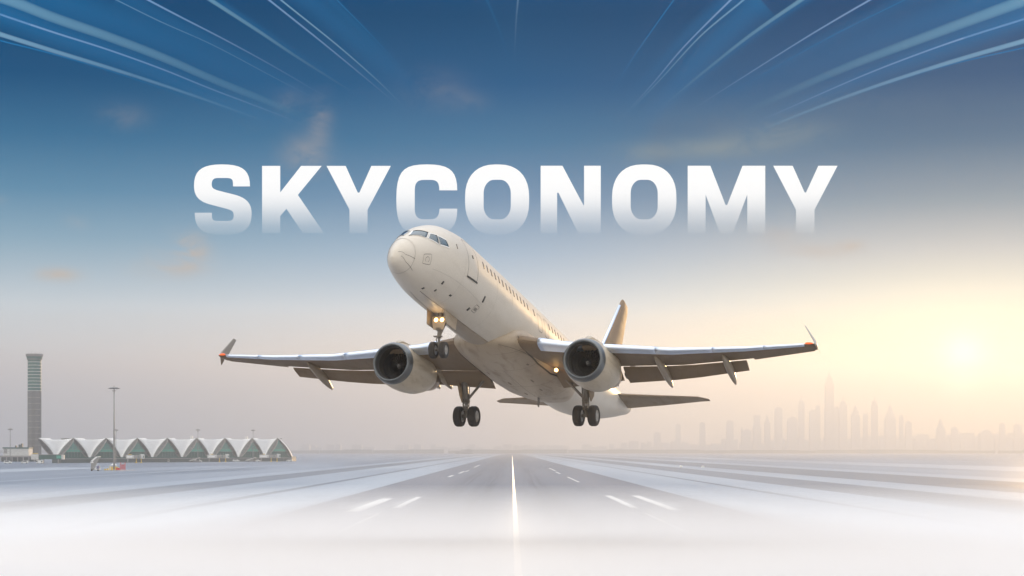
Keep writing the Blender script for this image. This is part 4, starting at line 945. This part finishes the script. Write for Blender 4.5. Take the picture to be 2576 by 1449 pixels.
m_van = mat('vehicle_white', (.66, .68, .67), .4, var=.08, vs=.8); m_vg = mat('vehicle_glass', (.03, .04, .045), .15)
def van(x, d, label, L=4.6, box=False, sg=1, col=None):
    r = empty('service_van', (at(x, HZ, d).x, d, 0), label, 'van', 'service vehicles along the terminal'); c = col or m_van
    if box: MB().prism([(-L / 2, -1, .4), (L / 2, -1, .4), (L / 2, -1, 2.2), (-L / 2, -1, 2.2)], (0, 2, 0)).build('body', c, r, bevel=.12); MB().box((-L * .38, -1.02, 1.5), (.9, .06, .9)).build('window', m_vg, r); MB().box((L * .38, -1.02, 1.5), (.9, .06, .9)).build('window', m_vg, r)
    else:
        P = [(-L / 2, .35), (L / 2, .35), (L / 2, 1.1), (L * .30, 1.2), (L * .16, 1.95), (-L * .44, 2.0), (-L / 2, 1.3)]
        MB().prism([(sg * x_, -.95, z_) for x_, z_ in P], (0, 1.9, 0)).build('body', c, r, bevel=.1)
        MB().prism([(sg * x_, -.98, z_) for x_, z_ in ((-L * .38, 1.25), (L * .25, 1.25), (L * .14, 1.8), (-L * .36, 1.82))], (0, .05, 0)).build('window', m_vg, r)
    for wx in (-L * .32, L * .32):
        w = MB().lathe([(-.12, .1), (-.12, .36), (.12, .36), (.12, .1)], (wx, -.85, .36), (0, 1, 0), 14).build('wheel', m_tyre, r)
van(418, 1345, 'boxy white service van under the fourth arch', 4.4, True)
van(594, 1400, 'white van parked between the two right jet bridges', 5.0)
van(728, 1425, 'white van at the right corner of the terminal', 4.8, sg=-1)
van(499, 1368, 'white van beside the ramp loader under the fifth arch', 5.4)
van(646, 1405, 'white van beside the ramp loader under the seventh arch', 5.4)
van(20, 1180, 'white van at the far left under the service deck', 5.0); van(62, 1190, 'pale van parked in front of the control tower', 4.6, sg=-1); van(100, 1175, 'small pale van left of the green jet bridge', 4.2, True)
def loader(x, d, label):
    r = empty('ramp_loader', (at(x, HZ, d).x, d, 0), label, 'loader', 'ramp loaders along the terminal')
    MB().box((0, 0, 2.1), (8.5, 1.4, .5), 0, -.28).build('ramp', m_br, r); MB().box((0, 0, 2.6), (8.0, .1, .5), 0, -.28).build('side_rail', m_gc, r)
    MB().box((.4, 0, .8), (6.4, 1.6, .8)).build('chassis', m_gc, r, bevel=.1); MB().box((2.6, 0, 1.9), (1.6, 1.5, 1.5)).build('cab', m_gd, r, bevel=.1); MB().tube([(1, 0, 1), (1.6, 0, 2.3)], .12, 6).build('lift_arm', m_gc, r)
    for wx in (-2, 2.6): MB().lathe([(-.14, .1), (-.14, .42), (.14, .42), (.14, .1)], (wx, -.8, .42), (0, 1, 0), 14).build('wheel', m_tyre, r)
loader(490, 1362, 'ramp loader with raised conveyor under the fifth arch'); loader(631, 1400, 'ramp loader with raised conveyor under the seventh arch')

# floodlight masts
m_mast = mat('galvanised_mast', (.22, .225, .22), .5, .3, var=.15, vs=.5)
def mast(px, top, d, rb, rt, head, label, big=False):
    zt = H + (HZ - top) * d / F; r = empty('floodlight_mast', (at(px, HZ, d).x, d, 0), label, 'light mast', 'floodlight masts on the apron')
    MB().tube([(0, 0, 0), (0, 0, zt * .12), (0, 0, zt * .5), (0, 0, zt - .4)], [rb * 1.15, rb, (rb + rt) / 2, rt], 16).build('pole', m_mast, r, True)
    MB().lathe([(-.15, head * .30), (.15, head * .30), (.3, head * .2), (.3, .01)], (0, 0, zt - .9), (0, 0, 1), 20).tube([(0, 0, zt - 1), (0, 0, zt + .3)], .12, 6).lathe([(-.1, head * .18), (.1, head * .2)], (0, 0, zt - 1.9), (0, 0, 1), 20).build('head_frame', m_mast, r)
    n = 10 if big else 6
    for k in range(n):
        a = 2 * math.pi * k / n; c, s = math.cos(a), math.sin(a); q = (head * .36 * c, head * .36 * s, zt - .75)
        MB().box(q, (1.0, .8, .42), a, .35).build('floodlight', m_mast, r)
    if big:
        for s in (-1, 1): MB().box((s * head * .5, 0, zt - .8), (.8, .5, .25), 0, s * .3).tube([(0, 0, zt - .8), (s * head * .5, 0, zt - .85)], .05, 5).build('outer_floodlight', m_mast, r)
        MB().tube([(0, 0, 0), (0, 0, .5)], .85, 16).build('base_plinth', m_gc, r)
    return r
mast(287, 972, 760, .42, .17, 4.4, 'tallest floodlight mast standing before the arches', True)
m2 = mast(291.6, 1079, 1230, .26, .14, 3.0, 'short mast with white upper tube behind the tallest mast')
MB().tube([(-.6, -.4, H + (HZ - 1106) * 1230 / F), (-.6, -.4, H + (HZ - 1081) * 1230 / F)], .55, 12).build('white_tube', m_mem, m2, True)
mast(25.7, 1077, 1210, .26, .13, 3.2, 'leftmost floodlight mast, left of the control tower')
mast(498, 1079, 1335, .26, .13, 3.2, 'floodlight mast in front of the fifth arch')
mast(636.8, 1080, 1385, .26, .13, 3.2, 'rightmost floodlight mast, before the seventh arch')

# mobile stairs with white canopy
d = 735; r = empty('mobile_stairs', (at(240, HZ, d).x, d, 0), 'covered mobile boarding stairs with pale canopy on the apron', 'boarding stairs')
MB().prism([(-1.35, -1.1, 4.0), (1.0, -1.1, 6.0), (1.9, -1.1, 6.0), (1.9, -1.1, 5.7), (1.05, -1.1, 5.7), (-1.15, -1.1, 3.8)], (0, 2.2, 0)).build('canopy', m_mem, r)
MB().prism([(-1.2, -1.12, 4.05), (.95, -1.12, 5.9), (.35, -1.12, 5.9), (-1.75, -1.12, 4.05)], (0, .06, 0)).prism([(-1.85, -1.15, 3.3), (-.6, -1.15, 3.3), (-.4, -1.15, 3.8), (-1.7, -1.15, 3.8)], (0, 2.3, 0)).build('canopy_side', m_mem, r)
MB().prism([(-1.75, -.95, .45), (-.4, -.95, .45), (1.6, -.95, 5.6), (1.0, -.95, 5.7), (-1.55, -.95, 3.3)], (0, .25, 0)).build('side_panel', m_gc, r)
b = MB()
for k in range(16): b.box((-1.2 + k * .17, .1, .6 + k * .28), (.34, 1.5, .06))
b.build('steps', m_truss, r)
MB().tube([(.2, -.9, .9), (1.4, -.9, 3.2)], .08, 6).tube([(1.3, -.9, .8), (.4, -.9, 2.6)], .08, 6).build('brace', m_mem, r)
MB().box((.1, 0, .75), (3.7, 1.9, .5)).build('chassis', m_van, r, bevel=.1); MB().box((1.2, -.2, 1.5), (1.1, 1.6, 1.2)).build('cab', mat('cab_blue', (.10, .11, .2), .5), r, bevel=.1)
for wx in (-1.3, 1.3): MB().lathe([(-.14, .1), (-.14, .38), (.14, .38), (.14, .1)], (wx, -.9, .38), (0, 1, 0), 14).build('wheel', m_tyre, r)
# concrete pad, barrier blocks, tent, red cage
px = lambda x, d: at(x, HZ, d).x
tag(obj('apron_pad', *(lambda x0, x1: ([(x0, 742, .05), (x1, 742, .05), (x1, 772, .05), (x0, 772, .05), (x0, 742, .16), (x1, 742, .16), (x1, 772, .16), (x0, 772, .16)], [(0, 1, 5, 4), (1, 2, 6, 5), (2, 3, 7, 6), (3, 0, 4, 7), (4, 5, 6, 7)]))(px(256, 757), px(322, 757)), m_conc), kind='structure')
names = ['yellow barrier block at the left end of the row by the mast', 'second yellow barrier block left of the mast', 'tall yellow barrier box left of the mast foot', 'yellow barrier box touching the mast foot on the left', 'yellow barrier box touching the mast foot on the right', 'yellow barrier box between mast and red cage']
for k, (x, w, h) in enumerate(((265, .9, .6), (271, .7, .8), (276.5, .6, 1.7), (282, .8, 1.5), (291.5, .9, 1.6), (296, .7, 1.3))):
    o = MB().prism([(-w / 2, -.3, 0), (w / 2, -.3, 0), (w * .42, -.3, h * .5), (w * .42, -.3, h), (-w * .42, -.3, h), (-w * .42, -.3, h * .5)], (0, .6, 0)).box((0, -.32, h * .6), (w * .5, .06, .15)).build('barrier', m_yel if k != 2 else mat('barrier_pale', (.6, .52, .3), .6), None, bevel=.03)
    o.location = (px(x, 752), 752, .16); tag(o, names[k], 'barrier', 'yellow barriers round the mast foot')
o = empty('canopy_tent', (px(286, 768), 768, .16), 'small white pointed canopy tent behind the mast foot', 'tent')
MB().lathe([(2.0, 1.5), (2.05, 1.45), (2.5, .7), (3.15, .08), (3.3, .01)], (0, 0, 0), (0, 0, 1), 4).build('roof', m_mem, o)
for sx_ in (-1, 1):
    for sy_ in (-1, 1): MB().tube([(sx_ * .95, sy_ * .95, 0), (sx_ * .95, sy_ * .95, 2.05)], .05, 6).build('leg', m_br, o)
m_redp = mat('red_paint', (.52, .05, .045), .5, var=.15, vs=2)
o = empty('red_cage', (px(309, 752), 752, .16), 'red steel lattice cage right of the tall mast', 'cage')
b = MB(); w, h = 1.9, 3.3
for x in (-w / 2, 0, w / 2):
    for y in (-.6, .6): b.tube([(x, y, 0), (x, y, h if x else h * .75)], .07, 6)
b.build('upright', m_redp, o); b = MB()
for z in (.4, .9, 1.4, 1.9, 2.4):
    for y in (-.6, .6): b.tube([(-w / 2, y, z), (w / 2, y, z)], .055, 6)
b.build('rail', m_redp, o); b = MB()
for z in (.4, 1.4):
    for y in (-.6, .6): b.tube([(-w / 2, y, z), (w / 2, y, z + 1)], .05, 6).tube([(w / 2, y, z), (-w / 2, y, z + 1)], .05, 6)
b.build('brace', m_redp, o); MB().box((-2.0, 0, .55), (1.6, 1, .9)).build('side_box', m_redp, o)
for x, d, lab in ((1713, 880, 'small pale taxiway sign right of the runway, the left one'), (1768, 850, 'small pale taxiway sign right of the runway, the right one')):
    o = empty('taxiway_sign', (px(x, d), d, 0), lab, 'sign', 'small signs on the grass right of the runway'); MB().box((0, 0, .75), (1.3, .25, .9)).build('panel', m_mem, o, bevel=.04)
    for s in (-.4, .4): MB().tube([(s, 0, 0), (s, 0, .35)], .05, 6).build('leg', m_mast, o)
o = empty('hangar', (px(1180, 6200), 6200, 0), 'small grey hangar on the horizon left of the runway end', 'hangar'); MB().box((0, 0, 7), (26, 20, 14)).build('wall', m_gd, o); MB().prism([(-14, -11, 14), (14, -11, 14), (0, -11, 19)], (0, 22, 0)).build('roof', m_gc, o); MB().box((-30, 0, 4), (34, 16, 8)).build('annex', m_gd, o)

# ---------------------------------------------------------------- air
def vol(name, v, f, col, dens, g, label, cat):
    m = bpy.data.materials.new(name); m.use_nodes = True; nt = m.node_tree
    for n in list(nt.nodes): nt.nodes.remove(n)
    pv = nt.nodes.new('ShaderNodeVolumePrincipled'); pv.inputs['Color'].default_value = (*col, 1); pv.inputs['Density'].default_value = dens; pv.inputs['Anisotropy'].default_value = g
    nt.links.new(pv.outputs[0], nt.nodes.new('ShaderNodeOutputMaterial').inputs['Volume'])
    o = obj(name, v, f, m); return tag(o, label, cat, kind='stuff')
HP = [(-300, -1), (11500, -1), (11500, 530), (9000, 448), (5500, 312), (3000, 202), (1500, 122), (900, 80), (400, 43), (200, 28), (-300, 28)]
n = len(HP); v = [(-6500, y, z) for y, z in HP] + [(6500, y, z) for y, z in HP]
vol('haze', v, [tuple(range(n)), tuple(range(n, 2 * n))] + [(i, (i + 1) % n, n + (i + 1) % n, n + i) for i in range(n)], (.635, .66, .695), 2.35e-4, .64, 'thin even haze over the whole airfield', 'haze')
MP = [(-200, .08), (40, .08), (430, .08), (390, .13), (350, .21), (310, .33), (275, .50), (240, .75), (210, 1.05), (180, 1.45), (155, 1.88), (130, 2.4), (105, 3.05), (80, 3.8), (55, 4.6), (25, 5.4), (-200, 5.8)]
n = len(MP); v = [(-900, y, z) for y, z in MP] + [(900, y, z) for y, z in MP]
vol('ground_mist', v, [tuple(range(n)), tuple(range(n, 2 * n))] + [(i, (i + 1) % n, n + (i + 1) % n, n + i) for i in range(n)], (.995, .995, .995), .052, 0., 'white mist lying low over the near runway', 'mist')
